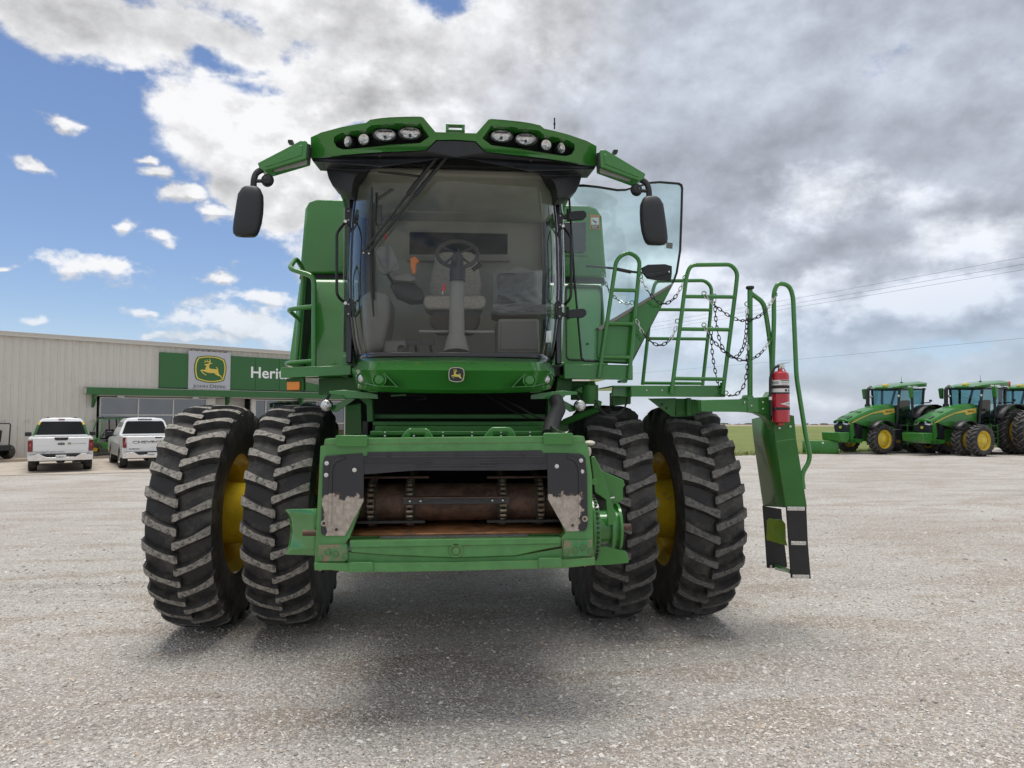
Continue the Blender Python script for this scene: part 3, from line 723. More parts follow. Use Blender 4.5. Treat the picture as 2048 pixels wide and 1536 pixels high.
def pickup(label, P, head, kind):
    """local frame: origin on the ground under the middle of the rear axle, +Y forward"""
    T = thing('pickup_truck', label, 'pickup truck', tuple(P), -head, 'white pickups parked at the shop front')
    def B(name, m, mt, bevel=.02, par=None, **k): return m.build(name, mt, par or T, bevel=bevel, local=True, **k)
    hw = 1.0
    # bed and cab lower body: side profile extruded, wheel arches cut
    def arch(yc, r_, n=10): return [(yc + r_ * math.cos(math.pi * k / n), .40 + r_ * math.sin(math.pi * k / n)) for k in range(n + 1)]
    prof = [(-1.12, .50), (-1.14, 1.24), (.78, 1.26), (.80, 1.20), (3.0, 1.16), (4.35, 1.08), (4.72, .98), (4.78, .55)] + arch(3.68, .50) + [(3.1, .42), (.6, .42)] + arch(0, .50)
    m = MB(); rows = []
    m.plate(prof, [], lambda q: (-hw + .02 * (q[1] > 1.0), q[0], q[1]), lambda q: (hw - .02 * (q[1] > 1.0), q[0], q[1])); BD = B('body', m, WHT, .035, seg=3)
    # cab greenhouse
    g0 = [(.80, 1.22), (1.02, 1.84), (1.30, 1.92), (2.35, 1.92), (2.75, 1.84), (3.45, 1.18)]
    m = MB()
    sec = [(-.93, 1.20), (-.90, 1.35), (-.72, 1.80), (-.62, 1.895), (-.3, 1.93), (.3, 1.93), (.62, 1.895), (.72, 1.80), (.90, 1.35), (.93, 1.20)]
    def loft(yb, yt): return lambda x, z: (x, yb + (yt - yb) * (z - 1.20) / .72, z)
    ra, rb = loft(.80, 1.06), loft(3.35, 2.55)
    rA = [ra(*q) for q in sec]; rB = [rb(*q) for q in sec]; n = len(sec)
    m.add(rA + rB, [(i, i + 1, n + i + 1, n + i) for i in range(n - 1)] + [tuple(range(n)), tuple(reversed(range(n, 2 * n)))]); CABS = B('cab', m, WHT, .03, seg=3)
    # rear glass
    q = [(-.80, 1.30), (-.66, 1.73), (-.60, 1.78), (.60, 1.78), (.66, 1.73), (.80, 1.30)]
    m = MB(); m.plate(q, [], lambda p: Vector(ra(p[0], p[1])) + Vector((0, -.012, 0)), lambda p: Vector(ra(p[0], p[1])) + Vector((0, .004, 0))); B('rear_window', m, GLASS_K, 0)
    m = MB(); qo = [(x * 1.03, z + (.012 if z > 1.5 else -.012)) for x, z in q]; m.plate(qo, [], lambda p: Vector(ra(p[0], p[1])) + Vector((0, -.005, 0)), lambda p: Vector(ra(p[0], p[1])) + Vector((0, .01, 0))); B('window_backing', m, mat('cab_interior_dark', (.03, .03, .032), .7), 0)
    for sx in (-1, 1):
        for (y0, y1, y2, y3) in ((1.0, 1.95, 1.82, 1.12), (2.05, 3.1, 2.5, 1.95)):
            m = MB(); xx = lambda z: sx * (.905 - (z - 1.27) / .5 * .165)
            m.add([(xx(1.27) + sx * .008, y0, 1.27), (xx(1.27) + sx * .008, y1, 1.27), (xx(1.74) + sx * .008, y2, 1.74), (xx(1.74) + sx * .008, y3, 1.74)], [(0, 1, 2, 3)]); B('side_window', m, BLACKG, 0)
        m = MB(); m.box((sx * 1.10, 2.75, 1.28), (.22, .10, .17)); m.box((sx * .97, 2.78, 1.22), (.10, .05, .05)); B('mirror', m, BLACKP, .03)
        if kind == 1:                                # coloured film on the rear pillars
            m = MB(); m.add([Vector(ra(sx * .925, 1.25)) + Vector((0, -.016, 0)), Vector(ra(sx * .825, 1.29)) + Vector((0, -.016, 0)), Vector(ra(sx * .70, 1.66)) + Vector((0, -.016, 0)), Vector(ra(sx * .775, 1.68)) + Vector((0, -.016, 0))], [(0, 1, 2, 3)]); B('pillar_film', m, LOGOG, 0)
            m = MB(); m.add([Vector(ra(sx * .775, 1.68)) + Vector((0, -.016, 0)), Vector(ra(sx * .70, 1.66)) + Vector((0, -.016, 0)), Vector(ra(sx * .665, 1.76)) + Vector((0, -.016, 0)), Vector(ra(sx * .71, 1.81)) + Vector((0, -.016, 0))], [(0, 1, 2, 3)]); B('pillar_film', m, LOGOY, 0)
    m = MB(); m.box((0, 1.02, 1.87), (.20 if kind == 1 else .5, .05, .04)); B('brake_lamp', m, REDL if kind == 1 else BLACKG, .01)
    if kind == 1:
        for sx in (-.45, .45): m = MB(); m.box((sx, 1.35, 1.945), (.10, .14, .03)); B('roof_mount', m, BLACKP, .008)
    # tailgate
    yt = -1.15
    m = MB(); m.plate([(-.84, .66), (.84, .66), (.85, 1.22), (-.85, 1.22)], [], lambda p: (p[0], yt - .025, p[1]), lambda p: (p[0], yt + .03, p[1])); TG = B('tailgate', m, WHT, .015)
    m = MB(); m.plate([(-.80, .98), (.80, .98), (.80, .995), (-.80, .995)], [], lambda p: (p[0], yt - .033, p[1]), lambda p: (p[0], yt - .02, p[1])); m.plate([(-.80, .80), (.80, .80), (.80, .81), (-.80, .81)], [], lambda p: (p[0], yt - .032, p[1]), lambda p: (p[0], yt - .02, p[1])); B('tailgate_crease', m, WHT, .004, TG)
    hb = [(-.21, 1.235), (.21, 1.235), (.20, 1.16), (.16, 1.13), (-.16, 1.13), (-.20, 1.16)] if kind == 1 else [(.10, 1.20), (.34, 1.20), (.34, 1.155), (.10, 1.155)]
    m = MB(); m.plate(hb, [], lambda p: (p[0], yt - .045, p[1]), lambda p: (p[0], yt - .01, p[1])); B('tailgate_handle', m, BLACKG, .008, TG)
    lf = lambda x0, z0: (lambda x, y, d: Vector((x0 + x, yt - .028 - d, z0 + y)))
    if kind == 1:
        text_fit('HeritageTractor.com', -.80, .10, .705, .055, lambda x, y, d: Vector((x, yt - .028 - d, y)), .002).build('tailgate_lettering', INK, TG, local=True)
        m = MB(); el = [(.0 + .115 * math.cos(2 * math.pi * k / 24), 1.005 + .042 * math.sin(2 * math.pi * k / 24)) for k in range(24)]
        m.plate(el, [], lambda p: (p[0], yt - .038, p[1]), lambda p: (p[0], yt - .025, p[1])); B('oval_badge', m, mat('badge_dark', (.015, .018, .03), .3), 0, TG)
        text_mb('Ford', .062, lambda x, y, d: Vector((-.062 + x, yt - .0395 - d, .985 + y)), .001).build('badge_lettering', DECALW, TG, local=True)
        badge(lambda x, y: WM[T] @ Vector((.25 + (x - 760) / 1115 * .115, yt - .027, 1.005 - (y - 710) / 950 * .085)), WM[T].to_3x3() @ Vector((0, -1, 0)), TG, [LOGOG, LOGOY, LOGOY], 'deer_badge', .003)
        text_fit('JOHN DEERE', .34, .77, .985, .048, lambda x, y, d: Vector((x, yt - .028 - d, y)), .002, small=.038).build('tailgate_lettering', INK, TG, local=True)
    else:
        text_fit('CHEVROLET', -.66, .72, .97, .088, lambda x, y, d: Vector((x, yt - .028 - d, y)), .003, bold=.004).build('tailgate_lettering', INK, TG, local=True)
        text_fit('SILVERADO', -.78, -.42, .745, .038, lambda x, y, d: Vector((x, yt - .028 - d, y)), .002, bold=.002).build('tailgate_lettering', INK, TG, local=True); text_mb('CUSTOM', .035, lf(-.08, .80), .002, sx=1.2).build('tailgate_lettering', GREYPL, TG, local=True)
    for sx in (-1, 1):
        m = MB(); pr = [(.855, .74), (.995, .74), (.995, 1.14), (.86, 1.16)] if kind == 1 else [(.86, .80), (.985, .82), (.985, 1.20), (.88, 1.21), (.90, 1.03), (.87, .98)]
        m.plate([(sx * a, b) for a, b in pr], [], lambda p: (p[0], yt - .03, p[1]), lambda p: (p[0], yt + .12, p[1])); L_ = B('tail_lamp', m, REDL, .012)
        m = MB(); m.box((sx * .925, yt - .032, .97), (.055, .01, .11)); B('lamp_insert', m, mat('lamp_pale_red', (.45, .05, .05), .2, coat=.5), .004, L_)
    # bumper, plate, hitch, exhaust, wheels
    m = MB(); c = [(-.99, .42), (-.55, .42), (.55, .42), (.99, .42), (1.0, .60), (.62, .66), (.45, .54), (-.45, .54), (-.62, .66), (-1.0, .60)]
    m.plate(c, [], lambda p: (p[0], yt - .15 + .05 * abs(p[0]) ** 3, p[1]), lambda p: (p[0], yt + .02, p[1])); BM = B('bumper', m, CHROME, .02, seg=3)
    m = MB(); m.plate([(-.62, .65), (-.45, .50), (.45, .50), (.62, .65)], [], lambda p: (p[0], yt - .12, p[1]), lambda p: (p[0], yt, p[1])); B('bumper_step', m, BLACKP, .01, BM)
    m = MB(); m.plate([(-.16, .47), (.16, .47), (.16, .62), (-.16, .62)], [], lambda p: (p[0] , yt - .165, p[1]), lambda p: (p[0], yt - .15, p[1])); PLT = B('licence_plate', m, DECALW, .004, BM)
    text_mb('41480273' if kind == 1 else '34B8884', .085, lambda x, y, d: Vector((-.15 + x, yt - .167 - d, .515 + y)), .001, sx=.75).build('plate_number', mat('plate_blue', (.04, .05, .12), .5), BM, local=True)
    m = MB(); m.box((0, -.7, .45), (1.5, 1.0, .12)); m.box((0, -.95, .36), (.14, .4, .12)); m.tube([(.35, -1.0, .34), (.75, -.95, .36)], .035, 8); m.tube([(-.8, 0, .40), (.8, 0, .40)], .07, 8); m.ball((0, 0, .40), .17, 0, 10, 6); m.bx(-.8, .8, -.5, 3.8, .36, .50); B('underbody', m, DARKST, .01)
    for sx in (-1, 1):
        wheel_small(T, sx * .86, 0, .41, .41, .28); wheel_small(T, sx * .86, 3.68, .41, .41, .28)
    return T
def rear_mid(px_, py_, head, half=.86):
    p = G(px_, py_, Z0 + .012); rv = Vector((math.cos(head), -math.sin(head), 0)); return p + rv * half
h1, h2 = R(-28), R(-29.5)
pickup('white pickup with green and yellow cab pillars and web address on its tailgate', rear_mid(65, 941.7, h1), h1, 1)
pickup('plain white pickup half hidden behind the left dual tyre', rear_mid(245, 935.4, h2), h2, 2)

# ------------------------------------------------------------------ small machines against the shop wall
UV = thing('utility_vehicle', 'small dark green utility vehicle with roll cage beside the shop window', 'utility vehicle', tuple(BP(3.95, Z0 + .13, .75)), -WA + R(90))
def U(name, m, mt, bevel=.01): return m.build(name, mt, UV, bevel=bevel, local=True)
m = MB(); m.bx(-.4, 1.6, -.55, .55, .30, .62); m.prism([(-.9, -.5, .45), (-.9, -.5, .70), (-.4, -.5, .85), (-.4, -.5, .35)], (0, 1.0, 0)); U('body', m, GREEN_D, .03)
m = MB(); m.bx(.9, 1.9, -.6, .6, .62, .90); U('cargo_box', m, GREEN_D, .02)
m = MB(); m.bx(.2, .75, -.45, .45, .62, .78); m.bx(.65, .8, -.45, .45, .75, 1.2); U('bench_seat', m, BLACKP, .04)
m = MB()
for s in (-.55, .55): m.tube(fillet([(-.45, s, .6), (-.15, s, 1.75), (.85, s, 1.75), (.9, s, .6)], .12), .03, 8)
m.tube([(-.15, -.55, 1.75), (-.15, .55, 1.75)], .028, 8); m.tube([(.85, -.55, 1.75), (.85, .55, 1.75)], .028, 8); U('roll_cage', m, GREEN, 0)
m = MB(); m.bx(-.2, .9, -.58, .58, 1.76, 1.82); U('roof', m, BLACKP, .02)
m = MB(); m.tube([(-.35, -.2, .75), (-.05, -.2, 1.02)], .02, 8); m.tube([Vector((-.05, -.2, 1.02)) + Vector((.08 * math.sin(w), .16 * math.cos(w), .12 * math.sin(w))) for w in (k * .5236 for k in range(12))], .015, 6, closed=True); U('steering_wheel', m, BLACKP, 0)
for x in (-.5, 1.25):
    for y in (-.5, .5):
        m = MB(); m.lathe([(.14, -.10), (.29, -.11), (.30, -.07), (.30, .07), (.29, .11), (.14, .10)], (x, y, .30), (0, 1, 0), 20, 0); m.lathe([(.15, -.06), (.10, 0), (.001, 0)], (x, y, .30), (0, 1 if y > 0 else -1, 0), 16, 1); U('wheel', m, [TYRE, YELLOW], 0)
MW = thing('ride_on_mower', 'ride-on mower with black seat and yellow trim at the left edge', 'mower', tuple(BP(-.55, Z0 + .13, .8)), R(70))
def M_(name, m, mt, bevel=.01): return m.build(name, mt, MW, bevel=bevel, local=True)
m = MB(); m.bx(-.65, .65, -.1, .75, .14, .30); M_('cutting_deck', m, GREEN_D, .05)
m = MB(); m.bx(-.42, .42, -.75, .45, .38, .62); M_('chassis', m, BLACKP, .04)
m = MB(); m.bx(-.27, .27, -.25, .2, .66, .80); m.prism([(-.26, -.32, .72), (-.26, -.18, .72), (-.26, -.30, 1.28), (-.26, -.40, 1.26)], (.52, 0, 0)); M_('seat', m, BLACKP, .05)
for s in (-1, 1):
    m = MB(); m.tube(fillet([(s * .33, .1, .55), (s * .36, .25, .95), (s * .08, .35, 1.05)], .1), .02, 8); M_('steering_lever', m, BLACKP, 0)
    m = MB(); m.lathe([(.14, -.13), (.29, -.14), (.31, -.09), (.31, .09), (.29, .14), (.14, .13)], (s * .55, -.35, .31), (1, 0, 0), 20, 0); m.lathe([(.15, 0), (.001, .02)], (s * .66, -.35, .31), (s, 0, 0), 16, 1); M_('wheel', m, [TYRE, YELLOW], 0)
    m = MB(); m.lathe([(.06, -.06), (.14, -.06), (.15, 0), (.14, .06), (.06, .06)], (s * .42, .95, .15), (1, 0, 0), 16, 0); M_('caster_wheel', m, [TYRE], 0)
m = MB(); m.bx(-.35, .35, .80, .98, .30, .36); M_('front_trim', m, YELLOW, .02)
m = MB(); m.tube(fillet([(-.45, -.55, .6), (-.45, -.6, 1.55), (.45, -.6, 1.55), (.45, -.55, .6)], .1), .025, 8); M_('roll_bar', m, BLACKP, 0)
# ------------------------------------------------------------------ the combine harvester
CY = 6.30                                            # front axle distance
CB = thing('combine_harvester', 'big green combine harvester facing the camera with its cab door open', 'combine harvester', (0, CY, 0))
TR, TWID, RIMR = .925, .50, .485
dx_ = 0
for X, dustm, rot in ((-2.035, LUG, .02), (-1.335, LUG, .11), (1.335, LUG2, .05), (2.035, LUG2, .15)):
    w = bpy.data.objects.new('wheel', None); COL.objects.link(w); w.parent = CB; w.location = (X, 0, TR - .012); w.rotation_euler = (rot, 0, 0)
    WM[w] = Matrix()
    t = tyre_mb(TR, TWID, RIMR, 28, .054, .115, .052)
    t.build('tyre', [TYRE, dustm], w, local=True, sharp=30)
    sd_ = 1 if X < 0 else -1
    outer = abs(X) > 1.7
    rim_mb(RIMR, TWID, (-sd_ * .16 if outer else -sd_ * .13), -sd_ , .17).build('rim', [YELLOW, ZINC], w, local=True, sharp=30)
    if outer:                                        # spacer drum that carries the outer wheel
        m = MB(); m.lathe([(.30, 0), (.27, sd_ * .05), (.25, sd_ * .50), (.29, sd_ * .56)], (-sd_ * .15, 0, 0), (1, 0, 0), 32); m.build('dual_spacer', YELLOW, w, local=True)
for s in (-1, 1):                                    # rear steering wheels
    w = bpy.data.objects.new('wheel', None); COL.objects.link(w); w.parent = CB; w.location = (s * 1.45, 3.75, .68)
    WM[w] = Matrix()
    tyre_mb(.69, .46, .36, 22, .045, .10, .05).build('tyre', [TYRE, LUG2], w, local=True, sharp=30)
    rim_mb(.36, .46, s * .10, s, .13, 8).build('rim', [YELLOW, ZINC], w, local=True, sharp=30)

# chassis
m = MB(); m.bx(-1.15, 1.15, CY - .17, CY + .17, .78, 1.12); m.bx(-.95, -.62, CY - .3, CY + .3, .72, 1.45); m.bx(.62, .95, CY - .3, CY + .3, .72, 1.45)
for s in (-1, 1): m.lathe([(.001, 0), (.24, 0), (.24, .16), (.14, .20), (.14, .9)], (s * .92, CY, .92), (s, 0, 0), 24)
m.build('front_axle', GREEN_D, CB, bevel=.02)
m = MB(); m.bx(-1.3, 1.3, 9.9, 10.2, .55, .85); m.build('rear_axle', GREEN_D, CB, bevel=.02)
m = MB(); m.bx(-.98, .98, 6.75, 11.8, 1.05, 2.25); m.build('separator_body', GREEN_D, CB, bevel=.03)
m = MB(); m.bx(-1.0, 1.0, 11.3, 12.6, 1.3, 2.6); m.build('rear_hood', GREEN, CB, bevel=.08)

# grain tank (upper body) and the lower front bodywork on both sides of the cab
TY = 7.35
m = MB()
def xz(x, z, y=TY): return (x, y, z)
prof = [(-1.59, 3.20), (-1.545, 3.86), (-1.50, 3.94), (-1.42, 3.97), (1.42, 3.97), (1.50, 3.94), (1.55, 3.86), (1.60, 3.20)]
m.prism([xz(*q) for q in prof], (0, 3.3, 0)); m.build('grain_tank', GREEN, CB, bevel=.03, seg=3)
m = MB(); m.prism([(-1.60, TY + .05, 3.15), (-1.59, TY + .05, 3.20), (1.59, TY + .05, 3.20), (1.60, TY + .05, 3.15)], (0, 3.2, 0)); m.build('tank_seam', BLACKR, CB)
for s, nm in ((-1, 'side_body'), (1, 'side_body')):
    m = MB()
    a = [(s * .86, TY - .02, 3.15), (s * 1.55, TY - .02, 3.14), (s * (1.575 if s < 0 else 1.54), TY - .08, 3.08), (s * (1.60 if s < 0 else 1.52), TY - .46, 2.10), (s * .86, TY - .46, 2.10)]
    m.add([a[0], a[1], a[2], (a[0][0], a[2][1], a[2][2])], [(0, 1, 2, 3)]); m.add([(a[0][0], a[2][1], a[2][2]), a[2], a[3], a[4]], [(0, 1, 2, 3)])
    b = [(q[0], 11.6, q[2]) for q in a]; n = len(a)
    m.add(a + b, [(i, (i + 1) % n, n + (i + 1) % n, n + i) for i in range(n)] + [(9, 8, 7, 6, 5)])
    m.build(nm, GREEN, CB, bevel=.025, seg=3)
# left side shield strip and the black strip in the gap beside it
m = MB(); m.px([(584, 731), (602, 556), (613, 550), (601, 731)], 6.75, .5); m.build('side_shield', GREEN, CB, bevel=.012)
m = MB(); m.px([(601.5, 731), (613.5, 551), (618, 551), (606, 731)], 6.80, .3); m.build('side_gap_strip', BLACKR, CB)
# right: service door seam, dark screen panel, decals
m = MB(); o_ = [(1131, 575), (1136, 568), (1198, 570), (1205, 577), (1206, 717), (1201, 722), (1138, 720), (1132, 714)]
i_ = [(1133.5, 576), (1137, 570.5), (1197, 572.5), (1202.5, 578), (1203.5, 716), (1200, 719.5), (1139, 717.5), (1134.5, 713)]
m.px(o_, lambda q: 7.27 - (W(q[0], q[1], 7.1).z * -1 + 3.08) * .388 - .012, .02, holes=[i_]); m.build('door_seam', BLACKR, CB)
m = MB(); m.px([(1128, 444), (1170, 443), (1172, 447), (1172, 500), (1167, 505), (1131, 504), (1128, 500)], TY - .035, .03); m.build('tank_window', BLACKG, CB, bevel=.008)
m = MB(); m.px([(1124, 440), (1175, 439), (1178, 512), (1124, 512)], TY - .014, .013); m.build('tank_window_frame', GREEN, CB, bevel=.006)
def decal(x0, y0, x1, y1, Y, head, name='warning_decal'):
    m = MB(); e = (x1 - x0) * .06
    m.px([(x0, y0), (x1, y0 + e), (x1, y1), (x0, y1 - e)], Y, .002, mi=0)
    hh = (y1 - y0)
    m.px([(x0 + e, y0 + e * 2), (x1 - e, y0 + e * 2.5), (x1 - e, y0 + hh * .16), (x0 + e, y0 + hh * .16)], Y - .002, .001, mi=1)
    m.px([(x0 + 2 * e, y0 + hh * .20), (x1 - 2 * e, y0 + hh * .20), (x1 - 2 * e, y0 + hh * .68), (x0 + 2 * e, y0 + hh * .68)], Y - .002, .001, mi=2)
    cx = x0 + (x1 - x0) * .42; cy = y0 + hh * .42; q = hh * .10
    m.px([(cx - q, cy - q * 1.2), (cx - q * .2, cy - q * .2), (cx + q * 2.0, cy + q * .7), (cx + q * 2.0, cy + q * 1.1), (cx + q * .4, cy + q * 1.0), (cx - q * .9, cy + q * .2)], Y - .0035, .001, mi=3)
    m.px([(cx + q * .9, cy + q * 1.1), (cx + q * 1.2, cy + q * 1.1), (cx + q * 1.2, cy + q * 2.2), (cx + q * .9, cy + q * 2.2)], Y - .0035, .001, mi=3)
    m.px([(x0 + 2 * e, y0 + hh * .72), (x1 - 2 * e, y0 + hh * .72), (x1 - 2 * e, y1 - 2 * e), (x0 + 2 * e, y1 - 2 * e)], Y - .002, .001, mi=3)
    for k in range(3):
        yy = y0 + hh * (.75 + k * .065); m.px([(x0 + 3 * e, yy), (x1 - (3 + k) * e, yy), (x1 - (3 + k) * e, yy + hh * .025), (x0 + 3 * e, yy + hh * .025)], Y - .0035, .001, mi=2)
    m.build(name, [head, head if head is DECALO else REDPL, DECALW, INK], CB)
decal(1180, 429, 1200, 459, TY - .004, DECALO)
decal(1090, 426, 1105, 453, TY - .004, DECALW)

# ---- cab shell
CABZ0, CABZ1, CABY0, CABY1 = 2.16, 3.74, 5.80, 6.98
CX = .93
m = MB()
m.bx(-CX, CX, 5.97, CABY1, 2.08, 2.17); m.bx(-.62, .62, 5.50, 5.99, 2.082, 2.168); m.build('cab_floor', DARKFAB, CB, bevel=.01)
wt, wb = W(819, 463, CABY1), W(1015, 513, CABY1)
m = MB()
o_ = [(-CX, 2.17), (CX, 2.17), (CX, 3.72), (-CX, 3.72)]; hole = [(wt.x, wb.z), (wb.x, wb.z), (wb.x, wt.z), (wt.x, wt.z)]
m.plate(o_, [hole], lambda q: (q[0], CABY1, q[1]), lambda q: (q[0], CABY1 + .05, q[1])); m.build('cab_rear_wall', TANTRIM, CB, bevel=.01)
m = MB(); m.bx(wt.x, wb.x, CABY1 + .02, CABY1 + .03, wb.z, wt.z); m.build('cab_rear_window', GLASS_K, CB)
m = MB(); m.bx(-CX + .01, CX - .01, 5.62, CABY1, 3.66, 3.72); m.build('cab_headliner', TANTRIM, CB, bevel=.02)
hx0, hx1 = W(790, 418, 6.7), W(1045, 418, 6.7)
m = MB(); m.px([(786, 404), (1040, 404), (1046, 424), (780, 424)], 6.62, .30); m.build('roof_console', TANTRIM, CB, bevel=.03, seg=3)
m = MB(); m.px([(818, 508), (1016, 508), (1020, 522), (814, 522)], 6.90, .06); m.build('window_ledge', GREYPL, CB, bevel=.01)
for s in (-1, 1):
    m = MB(); m.prism([(s * CX, 7.02, 2.17), (s * CX, 7.02, 3.72), (s * CX, 6.90, 3.72), (s * CX, 6.84, 2.17)], (-s * .06, 0, 0))
    m.build('rear_pillar', BLACKP, CB, bevel=.01)
    m = MB(); m.prism([(s * .885, 5.84, 2.17), (s * .875, 5.84, 3.72), (s * .875, 5.92, 3.72), (s * .885, 5.92, 2.17)], (-s * .05, 0, 0))
    m.build('front_pillar', BLACKG, CB, bevel=.01)
    m = MB(); m.prism([(s * CX, 5.97, 2.06), (s * CX, 7.12, 2.06), (s * CX, 7.12, 2.30 if s < 0 else 2.20), (s * CX, 5.97, 2.24 if s < 0 else 2.20)], (-s * .05, 0, 0))
    m.build('cab_sill', GREEN, CB, bevel=.01)
m = MB(); m.bx(-.935, -.925, 5.97, 6.95, 2.28, 3.70); m.build('cab_side_window', GLASS_C, CB)

# ---- windscreen: one wrapped sheet
LE = [(346, 716), (370, 708), (420, 703), (480, 699.5), (560, 697), (620, 698), (680, 704), (722, 711)]
def screen_pt(u, v, off=0.0):
    yy = 720 + (312 - 720) * v                       # photo row of this height on the centre line
    z = W(910, yy, 5.40).z
    half = abs(W(lerp_tab(LE, 340 + (722 - 340) * (1 - v)), yy, 5.80).x)
    drop = .055 * max(0, v - .75) / .25 * u * u
    Y = 5.38 + .07 * u * u + .40 * max(0, abs(u) - .72) ** 1.7 / .28 ** 1.7 - .05 * math.sin(math.pi * v) + off
    return Vector((half * u, Y, z - drop))
us = [-1 + 2 * i / 44 for i in range(45)]; vs_ = [i / 20 for i in range(21)]
m = MB(); m.grid([[screen_pt(u, .035 + v * .965) for u in us] for v in vs_]); m.build('windscreen', GLASS_W, CB, sharp=80)
m = MB(); m.grid([[screen_pt(u, v) for u in us] for v in (0, .018, .036)]); m.build('windscreen_lower_band', BLACKG, CB, solid=.008, sharp=80)
for s in (-1, 1):
    m = MB(); m.grid([[screen_pt(s * (.955 + .055 * k), .02 + v * .98, -.003) for k in (0, .5, 1)] for v in vs_]); m.build('windscreen_edge_band', BLACKG, CB, solid=.006, sharp=80)

# ---- apron below the screen
def apron():
    TOP = [(731, 700), (727, 703), (722, 709), (718.5, 752), (716.5, 830), (715.5, 911)]
    mb = MB(); rows = []
    def colpt(t, row):                               # t in -1..1
        a = abs(t); pxx = 911 - (911 - 700) * a
        e = max(0, a - .93) / .07
        yt = 715.5 + 3.0 * a ** 2 + 9 * e ** 1.5; yc = 741 - 1.0 * a - 3 * e; yb = 785 - 7 * a ** 2 - 5 * max(0, a - .8) / .2 - 12 * e ** 1.3
        wrap = .42 * max(0, a - .70) ** 2 / .09
        tab = [(yt, 5.335), (yt + (yc - yt) * .35, 5.245), (yt + (yc - yt) * .8, 5.145), (yc, 5.115), (yc + (yb - yc) * .15, 5.135), (yb - 6 + 3 * e, 5.20), (yb, 5.23), (yb + 2, 5.30), (yb + 2, 5.6)]
        y, Y = tab[row]; Y += wrap + .05 * a * a * (row < 3)
        p = W(pxx, y, Y)
        return Vector((math.copysign(abs(W(pxx, y, 5.40).x), t) if t else 0, Y, p.z))
    n = 60
    for row in range(9): rows.append([colpt(-1 + 2 * j / n, row) for j in range(n + 1)])
    mb.grid(rows); return mb.build('front_apron', GREEN, CB, sharp=24, solid=.012)
AP = apron()
def apron_y(a): return 5.15 + .42 * max(0, a - .70) ** 2 / .09
for s in (-1, 1):
    P = lambda x, y, Y: Vector((s * abs(W(x, y, Y).x), Y, W(x, y, Y).z))
    # recessed lamp pocket rim, working lamp and blank cap
    m = MB(); pk = [(709, 742), (768, 744), (797, 775), (752, 773.5), (722, 766), (711, 757)]
    inn = [(712.5, 744.5), (766, 746.5), (791, 772.5), (752, 770.5), (724, 763.5), (714, 755.5)]
    yf = lambda q: 5.125 + .40 * max(0, (911 - q[0]) / 211 - .72) ** 2 / .078
    fm = lambda q: P(q[0], q[1], yf(q))
    m.plate(pk, [inn], fm, lambda q: fm(q) + Vector((0, .05, 0))); m.build('lamp_pocket', GREEN, AP, bevel=.004)
    c = P(725.5, 757, 5.30); m = MB(); ax = Vector((s * .35, -1, 0)).normalized()
    m.lathe([(.048, -.04), (.047, .02), (.040, .026), (.038, .012)], c, ax, 24, 0); m.lathe([(.038, .012), (.026, .024), (.001, .028)], c, ax, 24, 1)
    m.build('work_lamp', [GREEN, LENS], AP)
    c = P(759, 759.5, 5.145); m = MB(); m.lathe([(.052, -.03), (.052, .010), (.044, .014), (.041, .006), (.030, .020), (.001, .024)], c, (s * .12, -1, .05), 24); m.build('lamp_cap', GREEN, AP)

ec = W(913, 749.5, 5.08); es = W(930, 749.5, 5.08).x - ec.x
CREAM = mat('badge_cream', (.70, .68, .52), .35); NAVY = mat('badge_black', (.020, .022, .034), .3)
badge(lambda x, y: ec + Vector(((x - 760) / 560 * es, 0, -(y - 710) / 480 * es * .94)) + Vector((0, (710 - y) / 480 * -.004, 0)), (0, -1, .0), CB, [NAVY, CREAM, mat('badge_yellow', (.75, .60, .12), .4)], 'emblem', .008)

# ---- roof
def roofY(p): return 5.05 + .30 * (W(p[0], p[1], 5.2).x / 1.12) ** 2 + (p[1] - 236) / 70 * .17
FO = [(621.2, 274.5), (642.6, 264.7), (684, 253.7), (712, 248.5), (731.7, 245.6), (740.3, 239.2), (760, 236.2), (781.8, 234.4), (815, 233.2), (840.4, 233), (846.5, 234.7), (870.9, 264), (910.6, 265.2)]
FB = [(910.6, 279.3), (872, 280), (852.6, 300), (806, 302.5), (770, 304), (733, 306.3), (684, 310.5), (622, 317)]
HOLE = [(668.3, 273.2), (680.5, 266.5), (705, 262), (731.8, 258.6), (742.7, 250.5), (781.8, 246.6), (815, 246), (840.4, 246.2), (858.7, 273.2), (840.4, 286), (781.8, 289.2), (733, 294.7), (686.6, 299.3), (674, 294.5), (667.5, 284)]
def mirror_plate(mb, outer, holes, fm, bm_, s, mi=0):
    f = lambda q: Vector((s * abs(fm(q).x), fm(q).y, fm(q).z)); b = lambda q: Vector((s * abs(bm_(q).x), bm_(q).y, bm_(q).z))
    k0 = len(mb.f); snap = lambda g: (lambda q: Vector((0, g(q).y, g(q).z)) if abs(q[0] - 910.6) < .3 else g(q))
    mb.plate(outer, holes, snap(f), snap(b), mi)
    keep = [i for i in range(len(mb.f)) if i < k0 or any(abs(mb.v[j].x) > 1e-6 for j in mb.f[i])]
    mb.f = [mb.f[i] for i in keep]; mb.m = [mb.m[i] for i in keep]; return mb
m = MB(); mh = MB()
FLIP = lambda q: W(q[0], q[1], roofY(q))
for s in (-1, 1):
    mirror_plate(m, FO + FB, [HOLE], FLIP, lambda q: FLIP(q) + Vector((0, .14, .035 if q[1] > 278 else 0)), s)
RF = m.build('roof_fascia', GREEN, CB, bevel=.014, seg=3)
